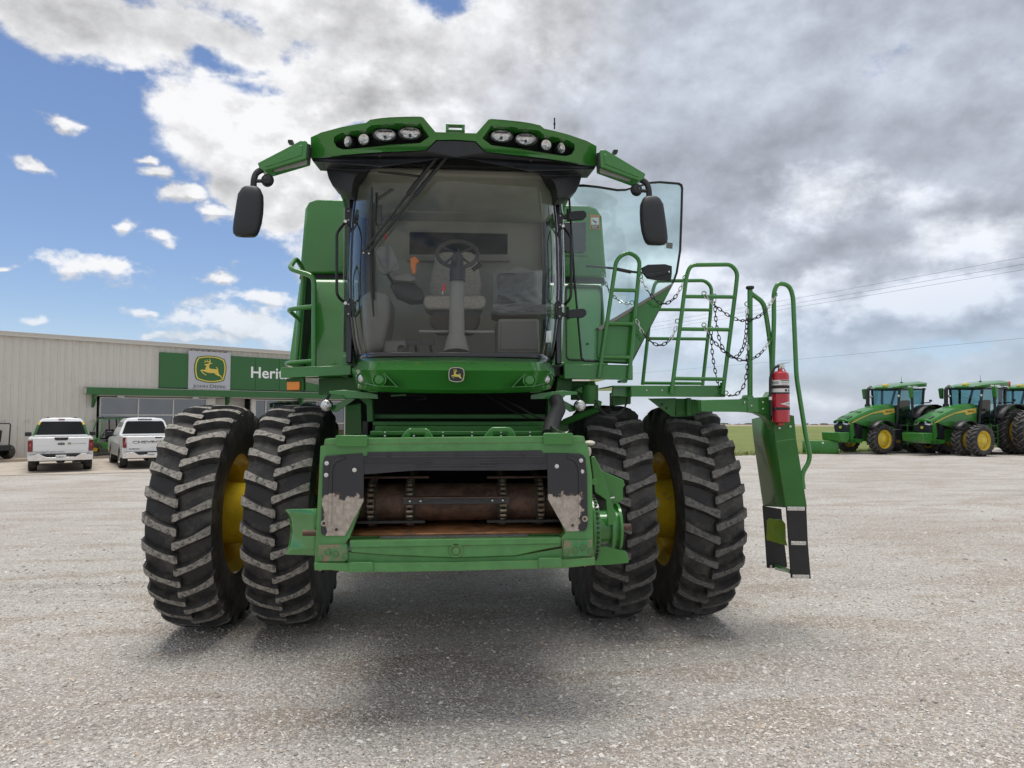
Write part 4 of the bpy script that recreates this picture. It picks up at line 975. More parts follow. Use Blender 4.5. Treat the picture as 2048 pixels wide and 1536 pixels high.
for s in (-1, 1):
    hb = [(x + (760 - x) * -.03, y + (270 - y) * -.06) for x, y in HOLE]
    m = MB(); mirror_plate(m, hb, [], lambda q: FLIP(q) + Vector((0, .11, 0)), lambda q: FLIP(q) + Vector((0, .13, 0)), s); m.build('lamp_recess', BLACKP, RF)
    for (x, y, rx, ry, kind) in ((820, 267, 21, 11.5, 0), (770, 270.5, 21.5, 11.5, 0), (728, 279, 9.5, 11.5, 1), (697.5, 283, 9, 12, 2)):
        c = W(x, y, roofY((x, y)) + .035); c.x = s * abs(c.x); ax = Vector((s * (.0 if kind == 0 else .12 if kind == 1 else .75), -1, -.12)).normalized()
        m = MB(); q = 5.1 / FPX
        if kind == 0:
            prof = [(1.0, -.06), (1.16, -.01), (1.16, .012), (1.0, .018)]
            k0 = len(m.v); m.lathe([(r_, h) for r_, h in prof], (0, 0, 0), (0, -1, 0), 28, 0)
            m.lathe([(1.0, .016), (.90, .004), (.75, -.006), (.001, -.012)], (0, 0, 0), (0, -1, 0), 28, 1)
            m.box((0, -.006, -.25), (.22, .012, .30), 0); m.box((0, -.004, .62), (1.3, .006, .14), 0)
            for v in m.v[k0:]: v.x *= rx * q; v.z *= ry * q
            m.box((0, .0, ry * q + .022), (.045, .03, .032), 0)
        else:
            rr = 11.2 * q
            m.lathe([(rr * .8, -.05), (rr * 1.1, -.02), (rr * 1.1, .008), (rr * .95, .012)], (0, 0, 0), (0, -1, 0), 24, 0)
            m.lathe([(rr * .95, .010), (rr * .7, .004), (.001, -.004)], (0, 0, 0), (0, -1, 0), 24, 1)
            m.box((0, .0, rr + .018), (.022, .03, .03), 0)
        rot = Vector((0, -1, 0)).rotation_difference(ax).to_matrix().to_4x4()
        m.xf(Matrix.Translation(c) @ rot); m.build('roof_lamp', [BLACKP, LENS], RF)
m = MB()                                             # roof skin running back over the cab
rows = []
for k, (yo, dz) in enumerate(((.13, -.006), (.5, .0), (1.2, -.02), (1.9, -.08), (2.0, -.22))):
    row = []
    for s in (-1, 1):
        pts = FO if s < 0 else list(reversed(FO))
        for q in pts:
            p = FLIP(q); row.append((s * abs(p.x) * (1 - .04 * k / 4), 5.05 + yo + (p.y - 5.05) * max(0, 1 - k / 3), p.z * (1 - k * .0) + dz - (max(0, p.z - 3.86) * min(1, k * .45))))
    rows.append(row)
m.grid(rows); m.build('roof_skin', GREEN, CB, solid=.02, sharp=30)
# black soffit with lobes round the pillar heads
SOF = [(622.5, 316.5), (625.5, 322.5), (650, 324), (652, 337), (657, 356), (664.6, 371), (679, 381), (703, 386.8), (705, 369), (709, 356), (716, 347.5), (733, 341), (765, 334), (800, 328.5), (850, 322), (880, 317), (910.6, 315.5),
       (910.6, 281), (873, 281.5), (853.5, 301), (806, 304), (770, 305.5), (733, 308), (684, 312)]
m = MB()
sy = lambda q: 5.16 + .34 * (W(q[0], q[1], 5.3).x / 1.06) ** 2 + (.14 if q[1] > 330 and q[0] < 720 else 0)
for s in (-1, 1): mirror_plate(m, SOF, [], lambda q: W(q[0], q[1], sy(q)), lambda q: W(q[0], q[1], sy(q)) + Vector((0, .30, .11 if q[0] > 716 else .03)), s)
m.build('roof_soffit', BLACKP, CB, bevel=.018, seg=3)
m = MB(); m.bx(-.90, .90, 5.55, 7.15, 3.72, 3.80); m.build('roof_liner', BLACKP, CB)
m = MB()
for s in (-1, 1):
    m.tube(fillet([screen_pt(s * .12, 1.0, -.10) + Vector((0, 0, .03)), screen_pt(s * .5, 1.0, -.12) + Vector((0, 0, .0)), screen_pt(s * .72, .985, -.10)], .05), [.016] * 8 if False else .014, 8)
m.build('soffit_ridge', BLACKG, CB)
# bracket on top, mast aerial
m = MB()
for s in (-1, 1): m.box(W(910.6 + s * 16, 258, 5.3), (.022, .05, .055))
m.box(W(910.6, 252, 5.3), (.145, .05, .014)); m.box(W(910.6, 263, 5.3), (.145, .05, .012)); m.build('roof_bracket', GREEN, CB, bevel=.005)
m = MB(); m.tube([W(1109, 258, 5.8), W(1109, 236, 5.8)], .006, 6); m.tube([W(1109, 250, 5.8), W(1109, 246, 5.8)], .009, 6); m.build('aerial', BLACKP, CB)

# ---- mirror arms, both sides
ARM = [(514.5, 326), (601, 281), (609, 280), (614.6, 283.5), (612.5, 317), (528, 341.8), (519, 337)]
for s in (-1, 1):
    def P(x, y, Y):
        p = W(x, y, Y); return Vector((s * abs(p.x), p.y, p.z))
    ya = lambda q: 5.36 + (620 - q[0]) / 100 * .02
    m = MB(); m.plate(ARM, [], lambda q: P(q[0], q[1], ya(q)), lambda q: P(q[0], q[1], ya(q)) + Vector((0, .16, 0))); A_ = m.build('mirror_arm', GREEN, CB, bevel=.02, seg=3)
    m = MB(); inner = [(527, 329.5), (601, 289.5), (606, 291), (604.5, 311), (530, 335.5)]
    m.plate(inner, [], lambda q: P(q[0], q[1], ya(q) - .006), lambda q: P(q[0], q[1], ya(q) + .01)); m.build('arm_panel', GREEN, A_, bevel=.008)
    m = MB(); m.plate([(546, 337), (614.5, 316), (614.5, 329.5), (549, 344.5)], [], lambda q: P(q[0], q[1], ya(q) + .03), lambda q: P(q[0], q[1], ya(q) + .14)); m.build('arm_underside', GREYPL, A_, bevel=.006)
    m = MB(); m.tube([P(614, 290, 5.40), P(614, 319, 5.40)], .028, 12); m.box(P(615, 304, 5.42), (.05, .05, .07)); m.build('arm_hinge', BLACKP, A_)
    m = MB(); m.box(P(582, 285, 5.46), (.035, .06, .02)); m.build('marker_clip', BLACKP, A_)
    m = MB(); m.tube(fillet([P(528, 338, 5.42), P(512, 345, 5.40), P(507.5, 360, 5.38), P(507, 374, 5.38)], .05), .023, 10); m.tube([P(510, 362, 5.38), P(533, 362, 5.40)], .014, 8); m.build('mirror_tube', BLACKP, A_)
    c = P(535, 361, 5.40); m = MB(); m.lathe([(.001, -.030), (.030, -.028), (.046, -.012), (.049, .004), (.044, .010), (.001, .010)], c, Vector((s * -.15, 1, 0)), 24, 0)
    for q in ((-.005, .01), (.008, .004), (.0, -.008)): m.ball(c + Vector((q[0] * 2, -.026, q[1] * 1.5)), .0035, 1, 6, 4)
    m.build('round_mirror', [BLACKP, ZINC], A_)
    m = MB(); rows = []
    tab = [(372.5, 503, 3), (374, 503, 13), (378, 502.5, 18), (390, 501.5, 24), (405, 500.5, 25.5), (425, 498.5, 26.5), (445, 495.5, 26.5), (460, 492.5, 25), (468, 491, 23), (472.5, 490.5, 18.5), (473.5, 490.5, 8), (471, 490.5, 6), (469, 490.5, 2)]
    n = 28
    for (yy, xx, hw) in tab:
        c = P(xx, yy, 5.36); h = hw * 5.3 / FPX; row = []
        for j in range(n):
            a = 2 * math.pi * j / n; ca, sa = math.cos(a), math.sin(a)
            row.append(c + Vector((h * math.copysign(abs(ca) ** .72, ca), h * .62 * math.copysign(abs(sa) ** .72, sa), 0)))
        rows.append(row)
    m.grid(rows, 0, True); m.build('mirror_housing', mat('mirror_grey', (.022, .024, .028), .5, var=.1, vscale=8), A_, sharp=50)

# ---- grab handles beside the screen
for s in (-1, 1):
    def P(x, y, Y):
        p = W(x, y, Y); return Vector((s * abs(p.x), p.y, p.z))
    m = MB()
    m.tube(fillet([P(692, 443, 5.70), P(678, 460, 5.64), P(673.5, 468, 5.62), P(673.5, 588, 5.62), P(680, 598, 5.66), P(692, 607, 5.72)], .04), .0115, 10)
    m.tube(fillet([P(694, 446, 5.72), P(704, 462, 5.74), P(707, 478, 5.76), P(707, 490, 5.78)], .04), .009, 8)
    m.tube(fillet([P(694, 606, 5.72), P(706, 590, 5.76), P(708, 575, 5.78)], .04), .009, 8)
    for y0, y1 in ((416, 446), (603, 634)):
        m.plate([(691.5, y0), (702, y0), (702, y1), (691.5, y1)], [], lambda q: P(q[0], q[1], 5.70), lambda q: P(q[0], q[1], 5.74))
        for yy in (y0 + 6, y1 - 6): m.ball(P(697, yy, 5.70), .008, 1, 8, 5)
    for yy in (443, 606.5): m.lathe([(.014, .0), (.013, .008), (.001, .010)], P(691, yy, 5.685), (0, -1, 0), 12, 1)
    m.build('grab_handle', [BLACKP, ZINC], CB, bevel=.0)

# ---- wipers
def wp(x, y, off=.03):                               # point just proud of the glass under a photo position
    Y = 5.40 - off; p = W(x, y, Y)
    u = min(1, abs(p.x) / .93); Y = 5.38 + .07 * u * u + .40 * max(0, u - .72) ** 1.7 / .28 ** 1.7 - .05 - off
    return W(x, y, Y)
m = MB()
for (a, b) in (((880, 305), (726, 505)), ((897, 308), (736, 507))):
    A_, B_ = wp(*a, .05), wp(*b, .04)
    for t0, t1, r_ in ((0, .30, .016), (.30, .42, .019), (.42, 1, .011)):
        m.tube([A_.lerp(B_, t0), A_.lerp(B_, t1)], r_, 6)
for q in ((883, 303), (900, 306)): m.box(wp(*q, .05), (.03, .05, .03))
m.box(wp(732, 505, .035), (.075, .02, .022)); m.ball(wp(727, 506, .05), .008, 1, 8, 5); m.ball(wp(738, 507, .05), .008, 1, 8, 5)
m.build('wiper_arm', [BLACKP, ZINC], CB)
m = MB(); bl = [wp(744, 374, .02), wp(742, 440, .02), wp(741, 505, .022), wp(743, 570, .02), wp(747.5, 633, .02)]
m.tube(bl, [.008, .013, .016, .013, .006], 6); m.tube([wp(748, 405, .015), wp(747, 500, .015), wp(749, 600, .015)], .005, 6)
m.build('wiper_blade', BLACKR, CB)
m = MB(); m.tube([wp(756, 344, .02), wp(800, 348, .02), wp(842, 353, .02)], [.006, .010, .008], 6); m.tube([wp(848, 332, .03), wp(847, 350, .03)], .008, 6); m.build('spray_bar', BLACKR, CB)

# ---- open door with its tinted pane
DY = 5.74
dy = lambda q: DY + (q[0] - 1135) / 231 * .10
DO = [(1136, 374), (1139, 370.5), (1165, 368), (1195, 371), (1235, 377.5), (1252, 377), (1272, 371.5), (1300, 363), (1320, 361.5), (1358, 364.5), (1365, 368), (1367, 376), (1365.5, 430), (1363, 500), (1356, 545), (1350, 562), (1264, 726), (1255, 728), (1168, 723), (1162, 716), (1148, 560)]
def inset(poly, d):
    n = len(poly); out = []; area = sum(poly[i][0] * poly[(i + 1) % n][1] - poly[(i + 1) % n][0] * poly[i][1] for i in range(n)); sg = 1 if area > 0 else -1
    for i in range(n):
        p, q, r_ = Vector(poly[i - 1]), Vector(poly[i]), Vector(poly[(i + 1) % n])
        e1 = (q - p).normalized(); e2 = (r_ - q).normalized(); n1 = Vector((-e1.y, e1.x)) * sg; n2 = Vector((-e2.y, e2.x)) * sg
        b = (n1 + n2); b = b / max(.35, b.length_squared) * 2 / 1
        b = (n1 + n2).normalized(); k = d / max(.5, b.dot(n1)); out.append((q.x + b.x * k, q.y + b.y * k))
    return out
m = MB(); m.px(DO, dy, .03, holes=[inset(DO, 3.2)]); DR = m.build('cab_door', BLACKR, CB, bevel=.004)
m = MB(); m.px(inset(DO, 2.6), lambda q: dy(q) + .012, .006); m.build('door_pane', GLASS_D, DR)
m = MB(); lower = [(1197, 655), (1335, 573), (1349, 564), (1262, 724), (1256, 726), (1204, 723), (1196, 715)]
m.px(lower, lambda q: dy(q) - .05, .09); m.build('door_panel', GREEN, DR, bevel=.012)
m = MB(); m.px([(1196, 655), (1336, 571), (1345, 566), (1346, 571), (1200, 662)], lambda q: dy(q) - .065, .12); m.build('door_panel_trim', GREYPL, DR, bevel=.006)
for y0 in (421, 617):                                # hinges
    m = MB(); m.px([(1137, y0 + 3), (1150, y0 + 1), (1168, y0), (1173, y0 + 5), (1173, y0 + 12), (1168, y0 + 17), (1140, y0 + 19), (1137, y0 + 17)], DY - .03, .03)
    m.px([(1122, y0 + 4), (1128, y0 + 9), (1138, y0 + 4), (1138, y0 + 17), (1128, y0 + 15), (1122, y0 + 20)], DY - .01, .04)
    m.tube([W(1136, y0 - 3, DY - .01), W(1136, y0 + 22, DY - .01)], .012, 8); m.build('door_hinge', BLACKP, DR, bevel=.004)
m = MB(); m.px([(1284, 535), (1296, 529), (1330, 528), (1344, 532), (1344, 547), (1342, 562), (1318, 560), (1296, 556), (1288, 546)], lambda q: dy(q) - .035, .04)
m.px([(1290, 549), (1335, 542), (1338, 546), (1300, 556)], lambda q: dy(q) - .05, .03); m.ball(W(1338, 544, DY + .02), .008, 1, 8, 5)
m.build('door_latch', [BLACKP, ZINC], DR, bevel=.008)
m = MB(); m.tube([W(1172, 532, DY + .08), W(1184, 532.5, DY + .07), W(1230, 537, DY + .06)], [.012, .010, .009], 8); m.tube([W(1228, 537, DY + .06), W(1262, 544, DY + .05)], .015, 8); m.tube([W(1258, 543, DY + .05), W(1290, 546, DY + .03)], .010, 8); m.build('door_strut', DARKST, DR)
m = MB(); m.px([(1333, 484.5), (1345.5, 486), (1345, 497.5), (1332.5, 496)], lambda q: dy(q) - .004, .003); m.build('pane_sticker', mat('sticker_grey', (.16, .17, .15), .6), DR)
m = MB(); q0 = W(1174, 689, DY + .12)
m.lathe([(.010, 0), (.010, .002), (.001, .002)], W(1175, 688, dy((1175, 688)) - .002), (0, -1, 0), 12); m.build('pane_mark', INK, DR)
# door seal standing on the cab side
m = MB(); m.tube([W(1119, 385, 5.92), W(1124, 430, 5.92), W(1127, 560, 5.92), W(1121, 700, 5.92)], .012, 8); m.build('door_seal', STEEL, CB)
m = MB(); m.tube([W(1113, 385, 5.88), W(1119, 470, 5.88), W(1121, 600, 5.88), W(1116, 712, 5.88)], .022, 8); m.build('pillar_trim', BLACKG, CB)

# ------------------------------------------------------------------ feeder house
FY = 4.10
def fz(y, Y=FY): return W(910, y, Y).z
m = MB()                                             # tunnel running back to the body
side = [(FY + .05, .92), (FY + .05, 1.57), (5.15, 1.585), (6.2, 1.60), (6.3, 1.16), (5.0, .98)]
for s in (-1, 1): m.prism([(s * .745, a, b) for a, b in side], (-s * .03, 0, 0))
m.add([(-.745, FY + .05, 1.575), (.745, FY + .05, 1.575), (.745, 5.15, 1.59), (-.745, 5.15, 1.59), (.745, 6.2, 1.605), (-.745, 6.2, 1.605)], [(0, 1, 2, 3), (3, 2, 4, 5)])
FH = m.build('feeder_house', GREEN_D, CB)
m = MB(); m.add([(-.715, FY + .07, fz(1072) + .0), (.715, FY + .07, fz(1072)), (.715, 4.75, 1.045), (-.715, 4.75, 1.045), (.715, 6.3, 1.20), (-.715, 6.3, 1.20)], [(0, 1, 2, 3), (3, 2, 4, 5)])
m.build('feeder_floor', RUSTF, FH, solid=.012)
m = MB(); m.bx(-.715, .715, 5.6, 5.62, .98, 1.7); m.build('feeder_throat', BLACKR, FH)
# face frame
OUT = [(641, 891), (649, 889), (649.5, 880), (1169, 875), (1170, 884), (1175, 888), (1184, 951), (1187, 1113), (1187, 1124), (1126, 1126), (1123, 1078), (698, 1084), (697, 1126), (630, 1126)]
TOPL = [(641, 892), (649, 891), (650, 880), (910, 877.5), (1168, 875.5), (1171, 886), (1175.5, 889), (1184, 951), (1187, 1122), (1128, 1124), (1122, 1076), (1131, 1066), (1112, 1010), (1112, 930), (720, 932), (720, 1018), (699, 1076), (692, 1084), (690, 1126), (629, 1126)]
m = MB(); m.px(TOPL, FY, .07); m.build('face_frame', GREEN_W, FH, bevel=.008)
m = MB(); m.px([(648, 889), (650, 878), (910, 875), (1168, 872.5), (1171, 884)], FY - .004, .16); m.build('face_top_lip', GREEN_W, FH, bevel=.008)
for (a, b) in ((671, 735), (1087, 1146)):            # folded hook tabs on the top edge
    m = MB(); dyy = -4.5 if a > 900 else 0
    m.px([(a, 872 + dyy), (a + 3, 870.5 + dyy), (b - 3, 870.5 + dyy), (b, 872 + dyy), (b, 893 + dyy), (a, 893 + dyy)], FY - .035, .045); m.build('hook_tab', GREEN, FH, bevel=.012, seg=3)
# sill: lip plate and lower beam
m = MB()
m.px([(699, 1081), (1122, 1075), (1122, 1088), (699, 1096)], FY - .02, .06); m.px([(701, 1093), (1122, 1086), (1122, 1092), (1030, 1112), (912, 1116), (800, 1112), (701, 1104)], FY - .008, .04)
m.build('sill_lip', GREEN_W, FH, bevel=.006)
m = MB(); m.px([(694, 1104), (800, 1111), (912, 1116), (1030, 1112), (1126, 1096), (1128, 1128), (694, 1130)], FY + .006, .05); m.build('sill_web', GREEN_W, FH, bevel=.004)
m = MB(); m.px([(628, 1126), (690, 1127), (912, 1125), (1130, 1120), (1190, 1115), (1190, 1130), (1130, 1136), (1122, 1136.5), (912, 1142), (745, 1144.5), (698, 1144.5), (660, 1140), (629, 1141)], FY - .03, .12)
m.build('lower_beam', GREEN_W, FH, bevel=.012, seg=3)
for (a, b, y0) in ((698, 746, 1125), (1077, 1124, 1116.5)):
    m = MB(); m.px([(a, y0 + 3), (a + 3, y0), (b - 3, y0 - .3), (b, y0 + 2.5), (b, y0 + 19), (a, y0 + 20)], FY - .042, .02)
    for q in (a + 9, b - 9): m.lathe([(.006, 0), (.006, .003), (.001, .003)], W(q, y0 + 14.5, FY - .042), (0, -1, 0), 10)
    m.build('beam_pad', GREEN_W, FH, bevel=.006)
m = MB(); c = W(912, 1100.5, FY - .008); m.lathe([(.042, 0), (.038, .012), (.030, .012), (.028, .006), (.001, .006)], c, (0, -1, 0), 24); m.lathe([(.020, .0), (.020, .02), (.001, .022)], c, (0, -1, 0), 6); m.build('sill_bolt', GREEN_W, FH)
for (x0, x1, y0, y1) in ((637, 694, 1090, 1124), (1128, 1184, 1081, 1114)):
    m = MB(); m.px([(x0, y0), (x1, y0 - 1), (x1 + 1, y1 - 4), (x1 - 3, y1 - 1), (x0 + 2, y1), (x0 - 2, y1 - 3)], FY - .014, .018); K = m.build('lock_plate', mat('lock_plate_worn', (.050, .235, .075), .45, coat=.1, dirt=(.33, .20, .15), dscale=9, damt=.55), FH, bevel=.004)
    for k, (ox, oy) in enumerate(((3, 26), (18, 15), (34, 19), (53, 23)) if x0 < 900 else ((7, 24), (23, 20), (39, 14), (54, 22))):
        m = MB(); c = W(x0 + ox, y0 + oy, FY - .014); m.lathe([(.0175, 0), (.0170, .006), (.0125, .007), (.012, .002), (.001, .002)], c, (0, -1, 0), 16, 0); m.lathe([(.0185, 0.0005), (.0175, .0005)], c, (0, -1, 0), 16, 1)
        m.build('plate_plug', [GREEN_W, BLACKR], K)
# worn corner plates
WEARM = None
def wear_material():
    mm = bpy.data.materials.new('worn_corner_plate'); mm.use_nodes = True; nt = mm.node_tree; b = nt.nodes['Principled BSDF']
    g = nt.nodes.new('ShaderNodeTexCoord'); P = g.outputs['Object']; sp = nt.nodes.new('ShaderNodeSeparateXYZ'); nt.links.new(P, sp.inputs[0])
    z = Nd(nt, sp.outputs[2]); x = Nd(nt, sp.outputs[0]).abs()
    # bare where the crop rubs: the low inner part of each plate, with a torn edge
    n1 = noise(nt, P, 9, 6, .65); n2 = noise(nt, P, 40, 5, .6)
    zl = fz(985); e = ((zl - z) * 9.0).min((.735 - x) * 16.0 + (n1 - .5) * .8) + (n1 - .5) * 1.7 + (n2 - .5) * .5
    bare = e.ss(.05, .16)
    streak = noise(nt, vec(nt, x * 60.0, 0.0, z * 5.0), 1.0, 4, .6)
    c1 = mixc(nt, n2.ss(.35, .7), (.36, .315, .265), (.50, .45, .40)); c1 = mixc(nt, streak.ss(.58, .72) * .7, c1, (.20, .10, .045)); c1 = mixc(nt, n1.ss(.62, .75) * .7, c1, (.24, .11, .05))
    rim = e.ss(-.02, .06) * (1.0 - e.ss(.10, .2)); c1 = mixc(nt, rim * .7, c1, (.16, .08, .045))
    scr = noise(nt, vec(nt, x * 45.0, 0.0, z * 7.0), 1.0, 5, .7).ss(.70, .74)
    c2 = mixc(nt, scr * .55, (.026, .027, .032), (.34, .32, .30))
    nt.links.new(mixc(nt, bare, c2, c1), b.inputs['Base Color']); nt.links.new((bare * .2 + .36).s, b.inputs['Roughness']); nt.links.new((bare * .3).s, b.inputs['Metallic'])
    return mm
WEARM = wear_material()
PL = [(649, 914), (653, 911.5), (725, 906.5), (728, 930), (727, 1003), (699, 1055), (692, 1068), (690, 1072), (650, 1072), (643, 1068), (641.5, 1060), (646, 925)]
PR = [(1094, 906), (1158, 907), (1166, 910), (1171, 916), (1174.5, 950), (1175.5, 1048), (1174, 1056), (1170, 1062), (1133, 1063), (1126, 1052), (1096, 999), (1094.5, 930)]
for poly, rid, bol, was in ((PL, [(660, 1050), (662, 940), (668, 922), (690, 915)], [(653.5, 926.5), (652.5, 950), (709, 940)], [(648, 1046.5), (673, 1059)]),
                       (PR, [(1160, 1040), (1160, 940), (1152, 920), (1135, 914)], [(1162, 921), (1164, 943), (1113.5, 932.5)], [(1169.5, 1037.5), (1145, 1050.5)])):
    m = MB(); m.px(poly, FY - .012, .010); PLT = m.build('corner_plate', WEARM, FH, bevel=.003)
    m = MB(); m.tube([W(x, y, FY - .010) for x, y in fillet([(a, b, 0) for a, b in rid], 14, 5) for _ in (0,)] if False else [W(p.x, p.y, FY - .010) for p in fillet([(a, b, 0) for a, b in rid], 14, 5)], .012, 8); m.build('plate_ridge', WEARM, PLT)
    for q in bol:
        m = MB(); m.lathe([(.0125, 0), (.0125, .004), (.009, .005), (.009, .011), (.001, .012)], W(*q, FY - .012), (0, -1, 0), 10); m.build('bolt', ZINC, PLT)
    for q in was:
        m = MB(); m.lathe([(.017, 0), (.017, .004), (.009, .005), (.009, .0), (.001, .0)], W(*q, FY - .012), (0, -1, 0), 14, 0); m.lathe([(.008, .001), (.007, .008), (.001, .009)], W(*q, FY - .012), (0, -1, 0), 6, 1); m.build('washer_bolt', [BARE, RUST], PLT)
# rubber curtain across the top of the mouth
CURT = [(728, 912), (734, 911), (735, 904), (910, 902), (1083, 900.5), (1086, 905.5), (1094, 906), (1095, 939), (1040, 941), (990, 941), (830, 941), (790, 944), (728, 949)]
m = MB(); m.px(CURT, FY - .006, .012); CT = m.build('mouth_curtain', CHARCOAL, FH, bevel=.004)
for y0, y1, x0, x1 in ((914.5, 914, 729, 1093), (924, 923.5, 729, 866), (932, 931, 833, 992), (925.5, 924, 960, 1092)):
    m = MB(); m.tube([W(x0, y0, FY - .007), W(x1, y1, FY - .007)], .006, 8); m.build('curtain_rib', CHARCOAL, CT)
for q in ((777, 909.5), (913, 908.5), (1047, 906.5)):
    m = MB(); m.lathe([(.014, 0), (.014, .004), (.008, .005), (.008, .010), (.001, .011)], W(*q, FY - .006), (0, -1, 0), 12); m.build('bolt', DARKST, CT)
# conveyor: drum, chains, slats
DYm = FY + .34
zc = W(910, 1003, DYm).z; dr = (W(910, 966, DYm).z - W(910, 1040, DYm).z) / 2
m = MB(); m.lathe([(.001, -.70), (dr, -.70), (dr, .70), (.001, .70)], (0, DYm, zc), (1, 0, 0), 40); m.build('feeder_drum', RUST, FH)
CHX = [W(742, 1000, DYm - dr).x, W(819.5, 1000, DYm - dr).x, W(1006, 1000, DYm - dr).x, W(1081, 1000, DYm - dr).x]
rc = dr + .022
for X in CHX:
    m = MB(); n = 26; path = []
    for k in range(n):                               # half turn round the drum then back along floor and roof
        a = math.pi * (k / (n - 1)) - math.pi / 2; path.append(Vector((X, DYm - rc * math.cos(a), zc + rc * math.sin(a))))
    lo, hi = path[0].copy(), path[-1].copy(); back = [Vector((X, lo.y + d, lo.z + d * .12)) for d in (.03 * i for i in range(30, 0, -1))]; fwd = [Vector((X, hi.y + d, hi.z + d * .10)) for d in (.03 * i for i in range(1, 31))]
    path = back + path + fwd
    for i in range(len(path) - 1):
        a, b = path[i], path[i + 1]; t = (b - a); L_ = t.length; t.normalize(); rot = Vector((0, 1, 0)).rotation_difference(t).to_matrix(); wdt = .016 if i % 2 else .021
        for s in (-1, 1): m.box((a + b) / 2 + Vector((s * wdt, 0, 0)), (.005, L_ * 1.15, .022), 0, rot)
        if i % 2 == 0: m.tube([a + Vector((-.02, 0, 0)), a + Vector((.02, 0, 0))], .0105, 8, 1)
    m.build('conveyor_chain', [mat('chain_link', (.10, .085, .07), .5, metal=.5, var=.3, vscale=30), mat('chain_roller', (.34, .27, .20), .4, metal=.7, var=.3, vscale=30)], FH)
    m = MB(); m.lathe([(dr + .001, -.032), (dr + .004, -.03), (dr + .004, .03), (dr + .001, .032)], (X - .0, DYm, zc), (1, 0, 0), 36); m.build('drum_band', mat('green_scuffed', (.03, .07, .04), .6, dirt=(.085, .055, .042), dscale=8, damt=.9), FH)
m = MB(); s0, s1 = W(807, 1002, DYm - rc - .02), W(1018, 1002, DYm - rc - .02)
m.box(((s0.x + s1.x) / 2, s0.y, s0.z), (s1.x - s0.x, .02, .036)); m.box(((s0.x + s1.x) / 2, s0.y - .012, s0.z + .021), (s1.x - s0.x, .045, .006), 1)
for k in range(7):
    xx = s0.x + (s1.x - s0.x) * (.22 + .56 * k / 6); m.box((xx, s0.y - .013, s0.z - .003 + (.004 if k % 2 else -.004)), (.075, .006, .006), 0)
for k in (.06, .16, .84, .94): m.ball((s0.x + (s1.x - s0.x) * k, s0.y - .012, s0.z), .010, 2, 8, 5)
m.build('conveyor_slat', [CHARCOAL, RUST, ZINC], FH)
for (x0, x1, y0) in ((706, 850, 1044), (974, 1116, 1042)):
    m = MB(); a, b = W(x0, y0, DYm - .12), W(x1, y0, DYm - .12); nseg = 26
    for k in range(nseg): m.box((a.x + (b.x - a.x) * (k + .5) / nseg, a.y - .02 * (k % 2) * .3, a.z), ((b.x - a.x) / nseg, .05, .016 - .003 * (k % 2)))
    m.build('conveyor_slat', DARKST, FH)
for (x0, x1, y0) in ((724, 858, 955), (974, 1100, 954.5)):
    m = MB(); a, b = W(x0, y0, DYm), W(x1, y0, DYm); m.box(((a.x + b.x) / 2, a.y, a.z), (b.x - a.x, .04, .012)); m.build('conveyor_slat', RUST, FH)
# shield on the left, driveshaft stub
m = MB(); rows = []
for k in range(9):
    t = k / 8; row = []
    for j in range(7):
        v = j / 6; bow = .035 * (1 - (2 * v - 1) ** 2)
        xl = lerp_tab([(0, 571), (.15, 577.5), (.5, 580), (.85, 576), (1, 571)], v); xr = 634
        yv = 1019 + 90 * v + (t * (-2 + 4 * v)); p = W(xl + (xr - xl) * t, yv, FY + .26 - .16 * t); row.append(p + Vector((0, bow * (1 - t), 0)))
    rows.append(row)
m.grid(rows); m.build('side_deflector', GREEN, FH, solid=.008, sharp=60)
m = MB(); m.tube([W(606, 1066, FY + .06), W(640, 1066, FY + .06)], .017, 12); m.build('latch_pin', RUST, FH)
# right flank: plates, drive sheave, ring
m = MB(); m.px([(1182, 915), (1189, 912), (1203, 940), (1232, 1030), (1229, 1050), (1216, 1052), (1212, 1000), (1190, 985)], FY + .16, .02)
m.px([(1203, 941), (1247, 960), (1250, 970), (1246, 976), (1246, 1000), (1232, 1008), (1222, 1015)], FY + .30, .015); m.build('flank_plate', GREEN, FH, bevel=.004)
m = MB(); m.px([(1190, 1131), (1190, 1098), (1210, 1092), (1253, 1103), (1258, 1120), (1257, 1126), (1215, 1130)], FY + .20, .02); m.build('flank_foot', GREEN, FH, bevel=.004)
cx = W(1198, 1055, FY + .30); m = MB()
m.lathe([(.20, -.06), (.205, -.05), (.205, -.035), (.185, -.03), (.185, -.005), (.13, .0), (.105, .005), (.105, .07), (.15, .075), (.152, .095), (.12, .10), (.118, .12), (.15, .125), (.15, .14), (.03, .145), (.001, .145)], cx + Vector((-.02, 0, 0)), (1, 0, 0), 44); m.build('drive_sheave', GREEN, FH, sharp=30)
m = MB()
for k in range(44):
    a = 2 * math.pi * k / 44; m.box(cx + Vector((-.045, .205 * math.cos(a), .205 * math.sin(a))), (.016, .012, .010), 0, Matrix.Rotation(a, 3, 'X'))
m.build('sheave_teeth', DARKST, FH)
m = MB(); m.tube([cx + Vector((.1, 0, 0)), cx + Vector((.20, 0, 0))], [.024, .022], 12); m.build('shaft_stub', RUST, FH)
m = MB(); m.box(W(1188, 963, FY + .05), (.035, .05, .03)); m.tube([W(1184, 963, FY + .04), W(1193, 961, FY + .04)], .012, 8); m.tube([W(1219, 997, FY + .27), W(1229, 995, FY + .27)], .007, 6, 1); m.build('flank_catch', [GREEN, ZINC], FH)
m = MB(); m.ball(W(1179, 886, FY + .08), (.035, .03, .016), 0, 12, 6); m.ball(W(1178, 903, FY + .06), (.014, .014, .03), 0, 10, 6); m.build('cable_plug', mat('ivory_plastic', (.55, .52, .44), .5), FH)
